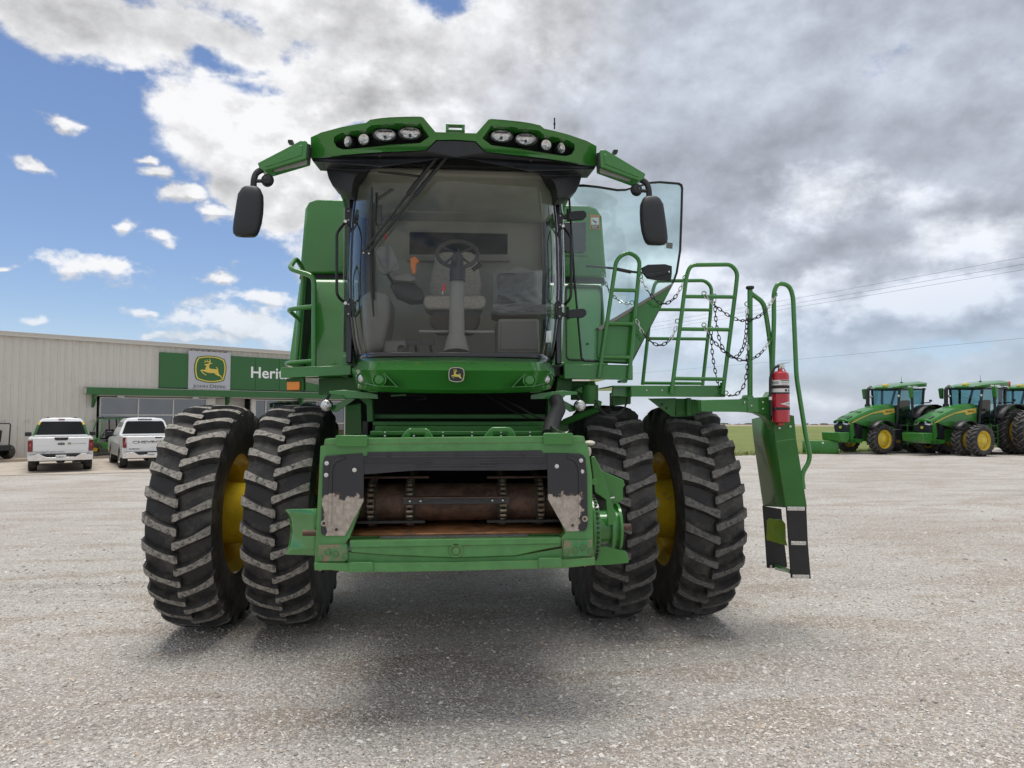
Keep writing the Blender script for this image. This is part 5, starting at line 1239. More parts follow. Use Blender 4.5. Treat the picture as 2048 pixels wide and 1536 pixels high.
m = MB(); m.tube(fillet([W(1103, 855, 4.7), W(1112, 862, 4.5), W(1128, 868, 4.35)], .05), [.014] * 8, 8); m.build('hose_end', STEEL, FH)
# handles on the tunnel roof and the crossbeams behind
for a in (835, 1001):
    m = MB(); y0 = 874 if a < 900 else 872
    m.px([(a - 36, y0 + 5), (a - 22, y0 - 14), (a - 16, y0 - 18), (a + 18, y0 - 18), (a + 24, y0 - 14), (a + 34, y0 + 5), (a + 14, y0 + 5), (a + 14, y0 - 8), (a - 14, y0 - 8), (a - 14, y0 + 5)], 4.62, .05); m.build('lift_handle', GREEN, FH, bevel=.008)
for (y0, y1, Y, x0, x1, mt) in ((828, 838, 5.75, 748, 1093, GREEN_D), (843, 852, 5.55, 746, 1093, GREEN_D), (852, 864, 5.35, 750, 1090, GREEN_D), (862, 871, 5.1, 740, 1100, GREEN_D)):
    m = MB(); m.px([(x0, y0), (x1, y0), (x1, y1), (x0, y1)], Y, .18); m.build('cross_member', mt, CB, bevel=.008)
m = MB()
for k in range(6):
    for yy in (866, 873): m.ball(W(770 + k * 58, yy - 1, 5.05 if yy < 870 else 4.9), .008, 0, 6, 4)
m.build('deck_bolts', ZINC, FH)

# ------------------------------------------------------------------ under-cab frame
for pts, Y, th in (([(713, 792), (728, 788), (745, 800), (748, 872), (735, 872), (733, 810)], 5.6, .12), ([(690, 812), (722, 806), (724, 870), (690, 872)], 6.1, .03), ([(1096, 790), (1120, 792), (1118, 872), (1094, 872)], 5.7, .12), ([(1110, 845), (1138, 838), (1138, 862), (1112, 868)], 6.1, .03)):
    m = MB(); m.px(pts, Y, th); m.build('cab_support', GREEN_D, CB, bevel=.008)
m = MB(); m.bx(-1.0, 1.0, 6.62, 6.70, 1.3, 2.1); m.build('cavity_shade_sheet', mat('cavity_shade_black', (.006, .006, .007), .8), CB)  # near-black sheet: the deep shade of the cavity is put into its colour
for pts, Y in (([(637, 757), (722, 752), (722, 788), (637, 790)], 6.05), ([(1115, 757), (1145, 758), (1143, 783), (1112, 783)], 6.0), ([(1143, 762), (1190, 762), (1190, 800), (1143, 800)], 6.15)):
    m = MB(); m.px(pts, Y, .05); m.build('frame_plate', GREEN_D, CB, bevel=.006)
for s in (-1, 1):                                    # step brackets under the apron and the round working lamps
    def P(x, y, Y):
        p = W(x, y, Y); return Vector((s * abs(p.x), p.y, p.z))
    m = MB(); m.plate([(658, 782), (690, 780), (735, 784), (756, 788), (757, 798), (690, 796), (683, 790), (659, 788)], [], lambda q: P(q[0], q[1], 5.45), lambda q: P(q[0], q[1], 5.62)); m.build('step_bracket', GREEN, CB, bevel=.006)
    m = MB(); m.plate([(662, 822), (664, 812), (696, 796), (712, 798), (706, 802), (674, 824)], [], lambda q: P(q[0], q[1], 5.7), lambda q: P(q[0], q[1], 5.73)); LB = m.build('lamp_bracket', GREEN, CB, bevel=.004)
    c = P(652.5, 811, 5.62); m = MB(); m.lathe([(.045, -.05), (.050, .0), (.046, .008)], c, (0, -1, 0), 20, 0); m.lathe([(.046, .006), (.034, .020), (.001, .027)], c, (0, -1, 0), 20, 1); m.tube([P(652.5, 800, 5.66), P(660, 788, 5.68)], .012, 6, 0); m.build('round_work_lamp', [BLACKP, LENS], LB)
for pts, r_ in (([(990, 790, 5.6), (1040, 815, 5.4), (1075, 835, 5.3), (1100, 840, 5.3)], .008), ([(970, 788, 5.6), (1020, 820, 5.5), (1060, 838, 5.4)], .006), ([(1190, 800, 5.75), (1205, 828, 5.7), (1235, 832, 5.7), (1252, 812, 5.75), (1254, 795, 5.8)], .008)):
    m = MB(); m.tube(fillet([W(*q) for q in pts], .2 if r_ < .009 and pts[0][0] < 1100 else .08), r_, 6); m.build('cable', BLACKR, CB)
m = MB(); m.tube(fillet([W(1112, 800, 5.3), W(1118, 818, 5.2), W(1105, 840, 5.0), W(1098, 872, 4.8)], .1), [.055] * 14, 12); m.build('hose_bundle', BLACKR, CB)
m = MB(); m.tube([W(782, 790.5, 5.5), W(812, 789, 5.5)], .012, 8, 0); m.tube(fillet([W(812, 789, 5.5), W(850, 792, 5.5), W(853, 798, 5.5), W(830, 800, 5.5)], .02), .006, 6, 1); m.build('valve_fitting', [STEEL, BLACKR], CB)
m = MB(); m.tube([W(1128, 845, 6.0), W(1195, 818, 5.85)], .03, 8); m.tube([W(1190, 808, 5.85), W(1200, 812, 5.85)], .04, 8); m.build('steer_brace', GREEN_D, CB)

# ------------------------------------------------------------------ platforms, rails and ladder
PY = 5.75
m = MB(); m.px([(561, 736), (702, 731), (702, 749), (561, 756)], PY, .05); m.px([(561, 735), (702, 730.5), (702, 733), (561, 738)], PY, 1.1); LP = m.build('left_platform', GREEN, CB, bevel=.006)
m = MB(); m.px([(572, 757), (608, 755), (608, 782), (572, 783)], PY + .06, .07, mi=0); m.px([(573.5, 763.5), (599.5, 763), (599.5, 780), (573.5, 780.5)], PY + .03, .03, mi=1); m.build('turn_lamp', [GREEN_D, AMBER], CB, bevel=.006)
def rail(pts, r=.0165, fr=.07, name='handrail', parent=None, mt=None, extra=()):
    m = MB(); m.tube(fillet([W(*q) for q in pts], fr), r, 12)
    for e in extra: m.tube(fillet([W(*q) for q in e], fr), r * .92, 10)
    return m.build(name, mt or GREEN, parent or CB, sharp=60)
rail([(628, 733, 5.85), (628, 553, 5.85), (578, 537, 5.95), (592, 516, 6.15), (607, 540, 6.3), (606, 565, 6.35), (592, 731, 6.4)], .021, .06, 'left_handrail',
     extra=[[(627, 613, 5.85), (576, 619, 5.95), (600, 641, 6.38)], [(627, 722, 5.85), (572, 727, 5.95), (592, 734, 6.4)]])
# right front box and hoop
m = MB(); m.px([(1128, 729), (1266, 731), (1266, 760), (1128, 757)], PY - .02, .05); m.px([(1128, 728), (1266, 730), (1266, 733), (1128, 731)], PY - .02, 1.1); m.px([(1240, 760), (1256, 760), (1254, 766), (1240, 765)], PY, .1); m.build('right_platform', GREEN, CB, bevel=.006)
def feet(pts, Y):
    m = MB()
    for (x, y) in pts:
        m.px([(x - 4, y - 13), (x + 4, y - 13), (x + 4, y + 10), (x - 4, y + 10)], Y - .012, .012, mi=0)
        for d in (-5, 4): m.lathe([(.011, 0), (.009, .010), (.001, .012)], W(x, y + d, Y - .012), (0, -1, 0), 8, 1)
    m.build('rail_foot', [GREEN, ZINC], CB)
HY = PY - .045
rail([(1198, 755, HY), (1226, 565, HY), (1233, 518, HY), (1256, 503, HY), (1280, 518, HY), (1276, 565, HY), (1258, 757, HY)], .0175, .10, 'hoop_rail', extra=[[(1226, 580, HY), (1274, 581, HY)], [(1214, 647, HY), (1267, 648, HY)], [(1203, 714, HY), (1262, 715, HY)]])
feet([(1198, 747), (1259, 750)], PY - .02)
# landing and its rails
LY = 5.70
m = MB(); m.px([(1262, 772), (1451, 772.5), (1451, 794), (1262, 793)], LY, .05); m.px([(1225, 771), (1451, 771), (1451, 774), (1225, 774)], LY + .005, .95); m.px([(1227, 774), (1264, 774), (1264, 794), (1224, 792)], LY + .10, .05)
for q in ((1293, 781), (1324, 781)): m.lathe([(.010, 0), (.008, .008), (.001, .009)], W(q[0], q[1], LY), (0, -1, 0), 8, 1)
m.build('landing', [GREEN, ZINC], CB, bevel=.006)
feet([(1345, 778), (1445, 778)], LY)
hy = LY - .03
rail([(1343, 787, hy), (1373, 552, hy), (1381, 530, hy), (1462, 529, hy), (1475, 545, hy), (1472, 575, hy), (1445, 789, hy)], .0175, .11, 'landing_rail', extra=[[(1370, 593, hy), (1468, 594, hy)], [(1362, 658, hy), (1459, 659.5, hy)], [(1348, 757, hy), (1448, 758.5, hy)]])
ry = LY + .90
rail([(1285, 770, ry), (1306, 580, ry), (1312, 562, ry), (1410, 561, ry), (1423, 574, ry), (1422, 620, ry), (1405, 771, ry)], .0175, .11, 'landing_rail', extra=[[(1302, 619, ry), (1421, 620, ry)], [(1295, 677, ry), (1415, 678, ry)], [(1286, 766, ry), (1406, 767, ry)]])
# gusset, pivot and swing arm
m = MB(); m.px([(1297, 797), (1352, 796), (1350, 832), (1343, 833)], LY + .10, .03)
for q in ((1324, 809), (1333, 816)): m.lathe([(.012, 0), (.012, .002), (.001, .002)], W(q[0], q[1], LY + .10), (0, -1, 0), 10, 1)
m.px([(1352, 797), (1375, 797), (1374, 829), (1352, 830)], LY + .16, .06); m.px([(1378, 798), (1402, 800), (1402, 826), (1378, 828)], LY + .14, .06); m.tube([W(1377, 796, LY + .14), W(1377, 831, LY + .14)], .022, 10); m.px([(1345, 826), (1392, 822), (1392, 832), (1345, 834)], LY + .18, .05)
m.build('swing_pivot', [GREEN_D, BLACKR], CB, bevel=.005)
AY = 5.52
m = MB(); m.px([(1402, 800), (1497, 798), (1497, 824), (1402, 823)], AY, .10); m.px([(1495, 796), (1545, 793), (1549, 832), (1535, 826), (1510, 824.5), (1495, 824.5)], AY - .008, .16); m.px([(1488, 797), (1491, 790), (1505, 790), (1510, 797)], AY, .06); m.px([(1510, 796), (1535, 793), (1541, 783), (1546, 783), (1546, 796)], AY, .1)
for q in ((1489, 805), (1503, 811.5), (1526, 805), (1526, 818)): m.lathe([(.010, 0), (.008, .008), (.001, .009)], W(q[0], q[1], AY - .008), (0, -1, 0), 8, 1)
m.build('swing_arm', [GREEN, ZINC], CB, bevel=.006)
m = MB(); m.px([(1225, 785), (1262, 785), (1262, 808), (1225, 812)], LY + .25, .12); m.build('landing_bearer', GREEN_D, CB, bevel=.006)
m = MB(); m.tube([W(1180, 770, 5.85), W(1180, 808, 5.85)], .07, 14); m.tube([W(1180, 766, 5.85), W(1180, 770, 5.85)], .05, 10); m.px([(1165, 772), (1150, 780), (1165, 788)], 5.82, .03); m.build('lift_cylinder', GREEN_D, CB, bevel=.006)
# ladder: boxed stringer, black flexible lower half
q0 = AY - .03
m = MB(); fr = [(1544, 828), (1556, 826), (1587, 832), (1591, 876), (1613, 1013), (1573, 1015), (1551, 880)]
m.px(fr, q0, .012)
bl = [W(1504, 838, AY + .42), W(1508, 880, AY + .42), W(1527, 1012, AY + .42), W(1566, 1018, q0 + .012), W(1574, 1015, q0 + .004), W(1551, 880, q0 + .004), W(1544, 828, q0 + .004)]
m.add(bl, [(0, 1, 5, 6), (1, 2, 4, 5)]); 
curve = [(1497, 824), (1515, 826), (1530, 833), (1541, 846), (1547, 862), (1551, 880), (1544, 828), (1543, 822)]
m.px(curve, q0 + .03, .10); LD = m.build('ladder', GREEN_D, CB, solid=.008, bevel=.0)
for k, (y0, xa, xb) in enumerate(((868, 1552, 1586), (930, 1561, 1594), (992, 1570, 1602))):
    m = MB(); a = W(xa, y0, q0 + .05); b = W(xb, y0, q0 + .05); m.bx(a.x, b.x, a.y, a.y + .36, a.z, a.z + .03); m.build('ladder_step', GREEN, LD, bevel=.004)
m = MB(); m.px([(1553, 882), (1590, 876.5), (1590, 879), (1553, 884)], q0 - .004, .01); m.lathe([(.011, 0), (.009, .010), (.001, .012)], W(1558, 856, q0), (0, -1, 0), 8, 1); m.lathe([(.011, 0), (.009, .010), (.001, .012)], W(1580, 853, q0), (0, -1, 0), 8, 1); m.build('ladder_splice', [GREEN, ZINC], LD)
m = MB(); m.px([(1573, 1014), (1613, 1014), (1616, 1085), (1622, 1158), (1583, 1156), (1578, 1085)], q0 - .004, .018); m.build('rubber_stringer', BLACKR, LD, bevel=.003)
m = MB(); m.px([(1526, 1012), (1563, 1018), (1568, 1075), (1575, 1134), (1560, 1137), (1535, 1136), (1531, 1075)], AY + .40, .018); m.build('rubber_stringer', BLACKR, LD, bevel=.003)
for (x0, x1, y0) in ((1574.5, 1610, 1013), (1582, 1612.5, 1082), (1585, 1619, 1149)):
    m = MB(); m.px([(x0, y0), (x1, y0 + .5), (x1, y0 + 8.5), (x0, y0 + 8)], q0 - .012, .008)
    for t in (.12, .62, .88): m.lathe([(.009, 0), (.007, .006), (.001, .007)], W(x0 + (x1 - x0) * t, y0 + 4, q0 - .012), (0, -1, 0), 10)
    m.build('stringer_clamp', STEEL, LD, bevel=.003)
m = MB(); a, b = W(1536, 1040, AY + .38), W(1576, 1062, q0 + .02); m.px([(1535, 1042), (1540, 1037), (1565, 1040), (1571, 1048), (1572, 1080), (1575, 1092), (1534, 1080), (1535, 1060)], lambda q: AY + .36 - (q[0] - 1535) / 40 * .30, .02); m.build('ladder_step', GREEN, LD, bevel=.004)
m = MB(); m.prism([W(1550, 1131, AY + .40), W(1560, 1130, AY + .40), W(1583, 1142, q0 + .02), W(1583, 1146, q0 + .02)], (0, .0, -.035)); m.tube([W(1552, 1133, AY + .38), W(1583, 1144, q0 + .03)], .018, 8); m.lathe([(.013, 0), (.011, .008), (.001, .010)], W(1542, 1132.5, AY + .39), (0, -1, 0), 10, 1); m.build('ladder_step', [GREEN, ZINC], LD)
# ladder handrails
rail([(1544, 770, AY + .02), (1548, 640, AY + .02), (1547.5, 585, AY + .02), (1555, 566, AY + .02), (1578, 570, AY + .02), (1586, 592, AY + .02), (1593, 755, AY - .02), (1613, 880, AY - .04), (1622, 918, AY - .04), (1603, 948, AY - .02), (1607, 978, AY - .02)], .0185, .07, 'ladder_rail')
rail([(1500, 797, AY + .04), (1500, 580, AY + .04)], .021, .05, 'gate_post', extra=[[(1501, 586, AY + .04), (1527, 605, AY + .05), (1534, 640, AY + .05), (1543, 705, AY + .05), (1545, 790, AY + .05)]])
m = MB(); m.lathe([(.001, .02), (.030, .018), (.034, .008), (.030, -.004), (.012, -.012)], W(1500, 577, AY + .04), (0, 0, 1), 16); m.build('post_cap', BLACKR, CB)

def chain(pts, name='safety_chain', bright=0):
    P = [W(*q) for q in pts]; S = []
    for i in range(len(P) - 1):                      # smooth path through the hanging points
        p0, p1, p2, p3 = P[max(0, i - 1)], P[i], P[i + 1], P[min(len(P) - 1, i + 2)]
        for k in range(12):
            t = k / 12; S.append(.5 * ((2 * p1) + (p2 - p0) * t + (2 * p0 - 5 * p1 + 4 * p2 - p3) * t * t + (3 * p1 - p0 - 3 * p2 + p3) * t ** 3))
    S.append(P[-1]); m = MB(); step = .040; acc = 0.0; pos = [S[0]]
    for a, b in zip(S, S[1:]):
        L_ = (b - a).length
        while acc + L_ >= step:
            t = (step - acc) / L_; a = a.lerp(b, t); pos.append(a.copy()); L_ = (b - a).length; acc = 0.0
        acc += L_
    for i in range(len(pos) - 1):
        a, b = pos[i], pos[i + 1]; t = (b - a).normalized(); sd = t.cross(Vector((0, 1, 0)));
        if sd.length < .1: sd = Vector((1, 0, 0))
        sd.normalize(); up = sd.cross(t).normalized(); w_ = sd if i % 2 == 0 else (up * .92 + sd * .4).normalized(); c = (a + b) / 2; hl, hw = step * .66, .0115
        ring = [c + t * (hl * math.cos(w)) * (1.0) + w_ * (hw * math.sin(w)) for w in (2 * math.pi * k / 10 for k in range(10))]
        m.tube(ring, .0038, 5, 1 if (i < bright or i >= len(pos) - 1 - bright) else 0, closed=True)
    # end ring
    for e in (P[0], P[-1]):
        m.tube([e + Vector((.018 * math.cos(w), 0, .018 * math.sin(w) + .012)) for w in (2 * math.pi * k / 12 for k in range(12))], .0042, 5, 2, closed=True)
    return m.build(name, [BLACKR, ZINC, GREEN], CB, sharp=60)
c1 = HY - .02
chain([(1281, 556, c1), (1300, 588, c1), (1324, 608, c1), (1350, 595, c1), (1370, 558, c1)], bright=3)
chain([(1273, 640, c1), (1290, 672, c1), (1318, 691, c1), (1343, 676, c1), (1355, 645, c1)], bright=3)
chain([(1205, 547, 6.3), (1218, 580, 6.3), (1240, 603, 6.2), (1264, 608, 6.1)], bright=3)
chain([(1408, 590, hy - .02), (1435, 615, hy), (1470, 638, hy), (1500, 640, AY), (1528, 625, AY), (1550, 592, AY)], bright=3)
chain([(1408, 653, hy - .02), (1430, 685, hy), (1460, 712, hy), (1492, 721, AY + .05), (1520, 708, AY), (1539, 682, AY)], bright=2)
chain([(1429, 595, hy + .02), (1433, 650, hy), (1445, 695, hy - .02), (1470, 715, hy - .05), (1488, 690, AY), (1494, 640, AY), (1494, 611, AY)], bright=1)
chain([(1422, 660, hy + .02), (1425, 710, hy + .02), (1433, 755, hy + .02), (1440, 778, hy + .02)], bright=0)
chain([(1495, 690, AY), (1494, 740, AY - .02), (1486, 775, AY - .02), (1468, 791, AY - .02), (1452, 789, LY - .02)], bright=1)

# ------------------------------------------------------------------ inside the cab
def cabpart(name, m, mt, bevel=.0, **k): return m.build(name, mt, CB, bevel=bevel, **k)
m = MB(); m.px([(846, 598), (852, 590), (965, 590), (972, 598), (970, 612), (962, 618), (856, 618), (847, 612)], 6.22, .42); SEAT = cabpart('operator_seat', m, TANFAB, .035, seg=3)
m = MB(); m.px([(870, 515), (880, 503), (945, 503), (954, 515), (963, 565), (962, 592), (858, 592), (859, 565)], 6.66, .12); m.build('backrest', TANFAB, SEAT, bevel=.04, seg=3)
m = MB(); m.px([(868, 618), (958, 618), (962, 640), (948, 664), (872, 664), (858, 640)], 6.30, .3); m.build('seat_base', DARKFAB, SEAT, bevel=.02)
# steering
m = MB(); c = W(915, 508, 6.0); tilt = Matrix.Rotation(R(-38), 3, 'X'); rr = 41 * 5.95 / FPX
m.tube([c + tilt @ Vector((rr * math.cos(w), 0, rr * math.sin(w))) for w in (2 * math.pi * k / 40 for k in range(40))], .017, 10, closed=True)
for w in (.6, 2.54, 4.0, 5.4): m.tube([c, c + tilt @ Vector((rr * math.cos(w), 0, rr * math.sin(w)))], .010, 6)
STW = cabpart('steering_wheel', m, DARKFAB)
m = MB(); a, b, d = W(915, 512, 5.98), W(914, 560, 5.92), W(913, 706, 5.75)
m.tube([a, b], [.05, .055], 14, 1); m.tube([b, b.lerp(d, .8)], [.056, .066], 16, 0); m.tube([b.lerp(d, .78), d], [.074, .108], 18, 0); m.tube([W(915, 538, 5.9), W(915, 562, 5.9)], .066, 14, 2); m.tube([W(917, 535, 5.88), W(917, 497, 5.84)], [.022, .004], 8, 2)
cabpart('steering_column', m, [GREYPL, DARKFAB, BLACKP])
m = MB(); m.tube([W(945, 540, 5.95), W(962, 528, 5.93)], [.018, .022], 8); cabpart('shuttle_lever', m, BLACKP)
m = MB(); m.tube([W(838, 663, 5.85), W(988, 664, 5.85)], .013, 10); cabpart('foot_bar', m, GREYPL)
for x in (812, 842):
    m = MB(); m.px([(x, 678), (x + 27, 678), (x + 28, 690), (x, 691)], 5.72, .02); m.tube([W(x + 19, 690, 5.74), W(x + 21, 708, 5.80)], .012, 8); cabpart('pedal', m, BLACKP, .004)
# training seat under clear film
m = MB(); m.px([(986, 616), (1000, 608), (1085, 609), (1103, 617), (1100, 628), (1060, 632), (1000, 632), (987, 627)], 6.18, .40); TS = cabpart('training_seat', m, DARKFAB, .03, seg=3)
m = MB(); m.px([(994, 545), (1075, 543), (1079, 608), (995, 610)], 6.62, .08); m.build('backrest', DARKFAB, TS, bevel=.03)
def wrinkle(poly, Y, amp, name, seed):
    rnd = random.Random(seed); x0 = min(q[0] for q in poly); x1 = max(q[0] for q in poly); y0 = min(q[1] for q in poly); y1 = max(q[1] for q in poly); rows = []
    for i in range(17):
        row = []
        for j in range(21):
            u, v = j / 20, i / 16; e = (abs(u - .5) * 2) ** 6 + (abs(v - .5) * 2) ** 6
            p = W(x0 + (x1 - x0) * u + rnd.uniform(-1, 1), y0 + (y1 - y0) * v + rnd.uniform(-1, 1) + 3 * math.sin(u * 9) * (v < .05), Y + rnd.uniform(-amp, amp) * .35 + .05 * e + .010 * math.sin(u * 17 + 3 * math.sin(v * 7 + seed)) + .006 * math.sin(v * 23 + 4 * u)); row.append(p)
        rows.append(row)
    mb = MB(); mb.grid(rows); mb.build(name, FILM, TS, sharp=80)
wrinkle([(986, 538), (1084, 610)], 6.56, .012, 'film_cover', 4); wrinkle([(985, 606), (1108, 630)], 6.12, .014, 'film_cover', 5)
m = MB(); m.px([(996, 637), (1078, 637), (1080, 706), (995, 706)], 6.12, .45); cabpart('cool_box', m, GREYPL, .02)
m = MB(); m.px([(1001, 643), (1073, 643), (1075, 700), (1000, 700)], 6.105, .02); cabpart('cool_box_lid', m, mat('box_grey', (.15, .15, .145), .6), .012)
# right-hand console, monitor, levers
m = MB(); m.px([(722, 590), (745, 578), (780, 590), (778, 640), (765, 700), (725, 706)], 6.15, .55); cabpart('side_console', m, GREYPL, .05, seg=3)
m = MB(); m.px([(783, 552), (790, 547), (826, 549), (832, 556), (826, 563), (786, 560)], 6.1, .45); cabpart('armrest', m, GREYPL, .02, seg=3)
m = MB(); m.px([(776, 566), (822, 562), (846, 578), (848, 600), (818, 602), (790, 590)], 6.2, .25); cabpart('lever_console', m, DARKFAB, .03)
m = MB(); m.px([(748, 500), (783, 491), (800, 535), (768, 549), (757, 540)], 6.0, .05); MON = cabpart('monitor', m, GREYPL, .012)
m = MB(); m.tube([W(775, 548, 6.05), W(785, 565, 6.2)], .014, 8); m.build('monitor_stalk', BLACKP, MON)
m = MB(); m.px([(746, 496), (782, 490), (800, 536), (797, 539), (775, 545)], 5.96, .012); m.build('monitor_screen', mat('screen_off', (.12, .13, .125), .15, coat=.4), MON)
m = MB(); m.px([(820, 516), (828, 512), (837, 519), (838, 524), (832, 527), (831, 547), (826, 548), (821, 535)], 6.02, .04); cabpart('control_grip', m, ORANGE, .008)
m = MB(); m.ball(W(889, 571, 5.88), (.014, .006, .018), 0, 10, 6); m.ball(W(887, 578, 5.88), (.016, .005, .016), 0, 10, 6); m.tube([W(886, 582, 5.88), W(884, 589, 5.88)], .004, 6, 1); cabpart('ignition_keys', m, [REDPL, ZINC])
m = MB(); m.lathe([(.035, 0), (.034, .02), (.024, .024), (.022, .008), (.001, .006)], W(803, 699, 5.70), (0, -1, .2), 20); cabpart('floor_vent', m, BLACKP)
m = MB(); m.px([(766, 681), (812, 680), (812, 706), (766, 706)], 6.2, .4); cabpart('floor_box', m, GREYPL, .02)
m = MB(); m.box(W(758, 430, 5.9), (.05, .06, .16)); m.tube([W(753, 385, 5.9), W(757, 460, 5.95)], .014, 8); m.tube([W(757, 398, 5.9), W(786, 378, 6.0)], .015, 8); m.px([(769, 470), (772, 456), (774, 470), (770, 483)], 5.95, .02, mi=1); cabpart('pillar_display', m, [BLACKP, REDPL])
m = MB(); m.px([(1093, 662), (1103, 661), (1102, 684), (1092, 685)], 5.72, .01); cabpart('paper_note', m, DECALW)

# ------------------------------------------------------------------ fire extinguisher on the ladder head
ex = W(1562, 845, AY - .10); ex_t = W(1562, 742, AY - .10)
EX = thing('fire_extinguisher', 'red fire extinguisher strapped beside the ladder of the combine', 'fire extinguisher', (ex.x, ex.y, ex.z))
Hc = ex_t.z - ex.z; rr = 17.2 * 5.45 / FPX
def Z(y): return ex.z + (845 - y) / 103 * Hc
m = MB(); m.lathe([(.001, .0), (rr * .80, 0), (rr, .006), (rr, Hc * .90), (rr * .93, Hc * .955), (rr * .62, Hc * .99), (rr * .28, Hc * 1.0), (rr * .26, Hc * 1.05), (.001, Hc * 1.05)], ex, (0, 0, 1), 40); BODY = m.build('cylinder', EXTRED, EX)
def band(y0, y1, k, mt, name, a0=-.5, a1=.5):
    mb = MB(); rows = []
    for yy in (y0, y1): rows.append([ex + Vector((rr * k * math.sin(math.pi * (a0 + (a1 - a0) * j / 24)), -rr * k * math.cos(math.pi * (a0 + (a1 - a0) * j / 24)), Z(yy) - ex.z)) for j in range(25)])
    mb.grid(rows); return mb.build(name, mt, EX, sharp=80)
band(760.5, 771, 1.006, DECALW, 'label_panel', -.6, .6); band(777.5, 785, 1.006, DECALW, 'label_panel', -.6, .6)
for y0, a0, a1 in ((761.3, -.12, .45), (764, -.55, -.18), (765.5, -.55, -.2), (767.5, -.55, -.2), (765.5, -.10, .30), (768.5, -.08, .16)): band(y0, y0 + (1.6 if a0 == -.12 else .7), 1.012, INK, 'label_print', a0, a1)
for k in range(3): band(779, 783.6, 1.012, INK, 'pictogram', .02 + k * .16, .12 + k * .16)
band(771.3, 777, 1.03, BLACKR, 'strap', -1, 1); band(785, 788, 1.03, BLACKR, 'strap', -1, 1); band(815, 820, 1.03, BLACKR, 'strap', -1, 1)
m = MB(); dia = [(-.16, 808), (.22, 803.5), (.48, 808), (.22, 812.5)]
def cyl(a, yy, k): return ex + Vector((rr * k * math.sin(math.pi * a), -rr * k * math.cos(math.pi * a), Z(yy) - ex.z))
n = 16; rows = []
for j in range(n + 1):
    a = -.16 + .64 * j / n; hgt = 4.5 * max(0.02, (1 - abs(a - .2) / (.36 if a < .2 else .28))); rows.append([cyl(a, 808 - hgt, 1.010), cyl(a, 808 + hgt, 1.010)])
m.grid(rows); m.build('diamond_label', DECALW, EX, sharp=80)
t = text_mb('AMEREX', .018, lambda x, y, d: cyl(.2 + x / (rr * math.pi) , 808 - (y - .006) / Hc * 103, 1.016), 0, align='CENTER'); t.build('label_lettering', INK, EX)
m = MB(); ct = Vector((ex.x, ex.y, ex.z + Hc * 1.05))
m.tube([ct, ct + Vector((0, 0, .028))], .014, 10); m.lathe([(.016, 0), (.015, .010), (.001, .011)], ct + Vector((.014, -.012, .016)), (0, -1, 0), 16); m.build('valve', ZINC, EX)
m = MB(); m.tube([ct + Vector((-.02, 0, .03)), ct + Vector((.02, 0, .038)), ct + Vector((.085, 0, .05))], [.006, .007, .003], 6); m.tube([ct + Vector((-.01, 0, .022)), ct + Vector((.03, 0, .0)), ct + Vector((.058, 0, -.045))], [.005, .006, .004], 6); m.build('squeeze_handle', STEEL, EX)
m = MB(); m.tube(fillet([ct + Vector((-.005, 0, .018)), ct + Vector((-.045, -.005, .012)), ct + Vector((-.085, -.008, -.06)), ct + Vector((-.088, -.008, -.20)), ct + Vector((-.080, -.008, -.30))], .06), [.011] * 20, 10, 0) if False else m.tube(fillet([ct + Vector((-.005, 0, .018)), ct + Vector((-.045, -.005, .012)), ct + Vector((-.085, -.008, -.06)), ct + Vector((-.088, -.008, -.20)), ct + Vector((-.080, -.008, -.36))], .06), .011, 10, 0)
m.tube([ct + Vector((-.087, -.008, -.225)), ct + Vector((-.087, -.008, -.25))], .013, 10, 1); m.tube([ct + Vector((-.084, -.008, -.25)), ct + Vector((-.080, -.008, -.375))], [.013, .016], 10, 0); m.build('hose', [BLACKR, DECALW], EX)
m = MB(); m.box((ex.x - rr * .55, ex.y + rr * .85, Z(800)), (.05, .02, .32)); m.box((ex.x - rr * 1.02, ex.y - rr * .1, Z(774)), (.012, .02, .02)); m.box((ex.x - rr * .9, ex.y - rr * .55, Z(817.5)), (.02, .012, .022)); m.box((ex.x, ex.y + .02, ex.z - .012), (.05, .06, .02), 1); m.build('wall_bracket', [DARKST, EXTRED], EX, bevel=.003)

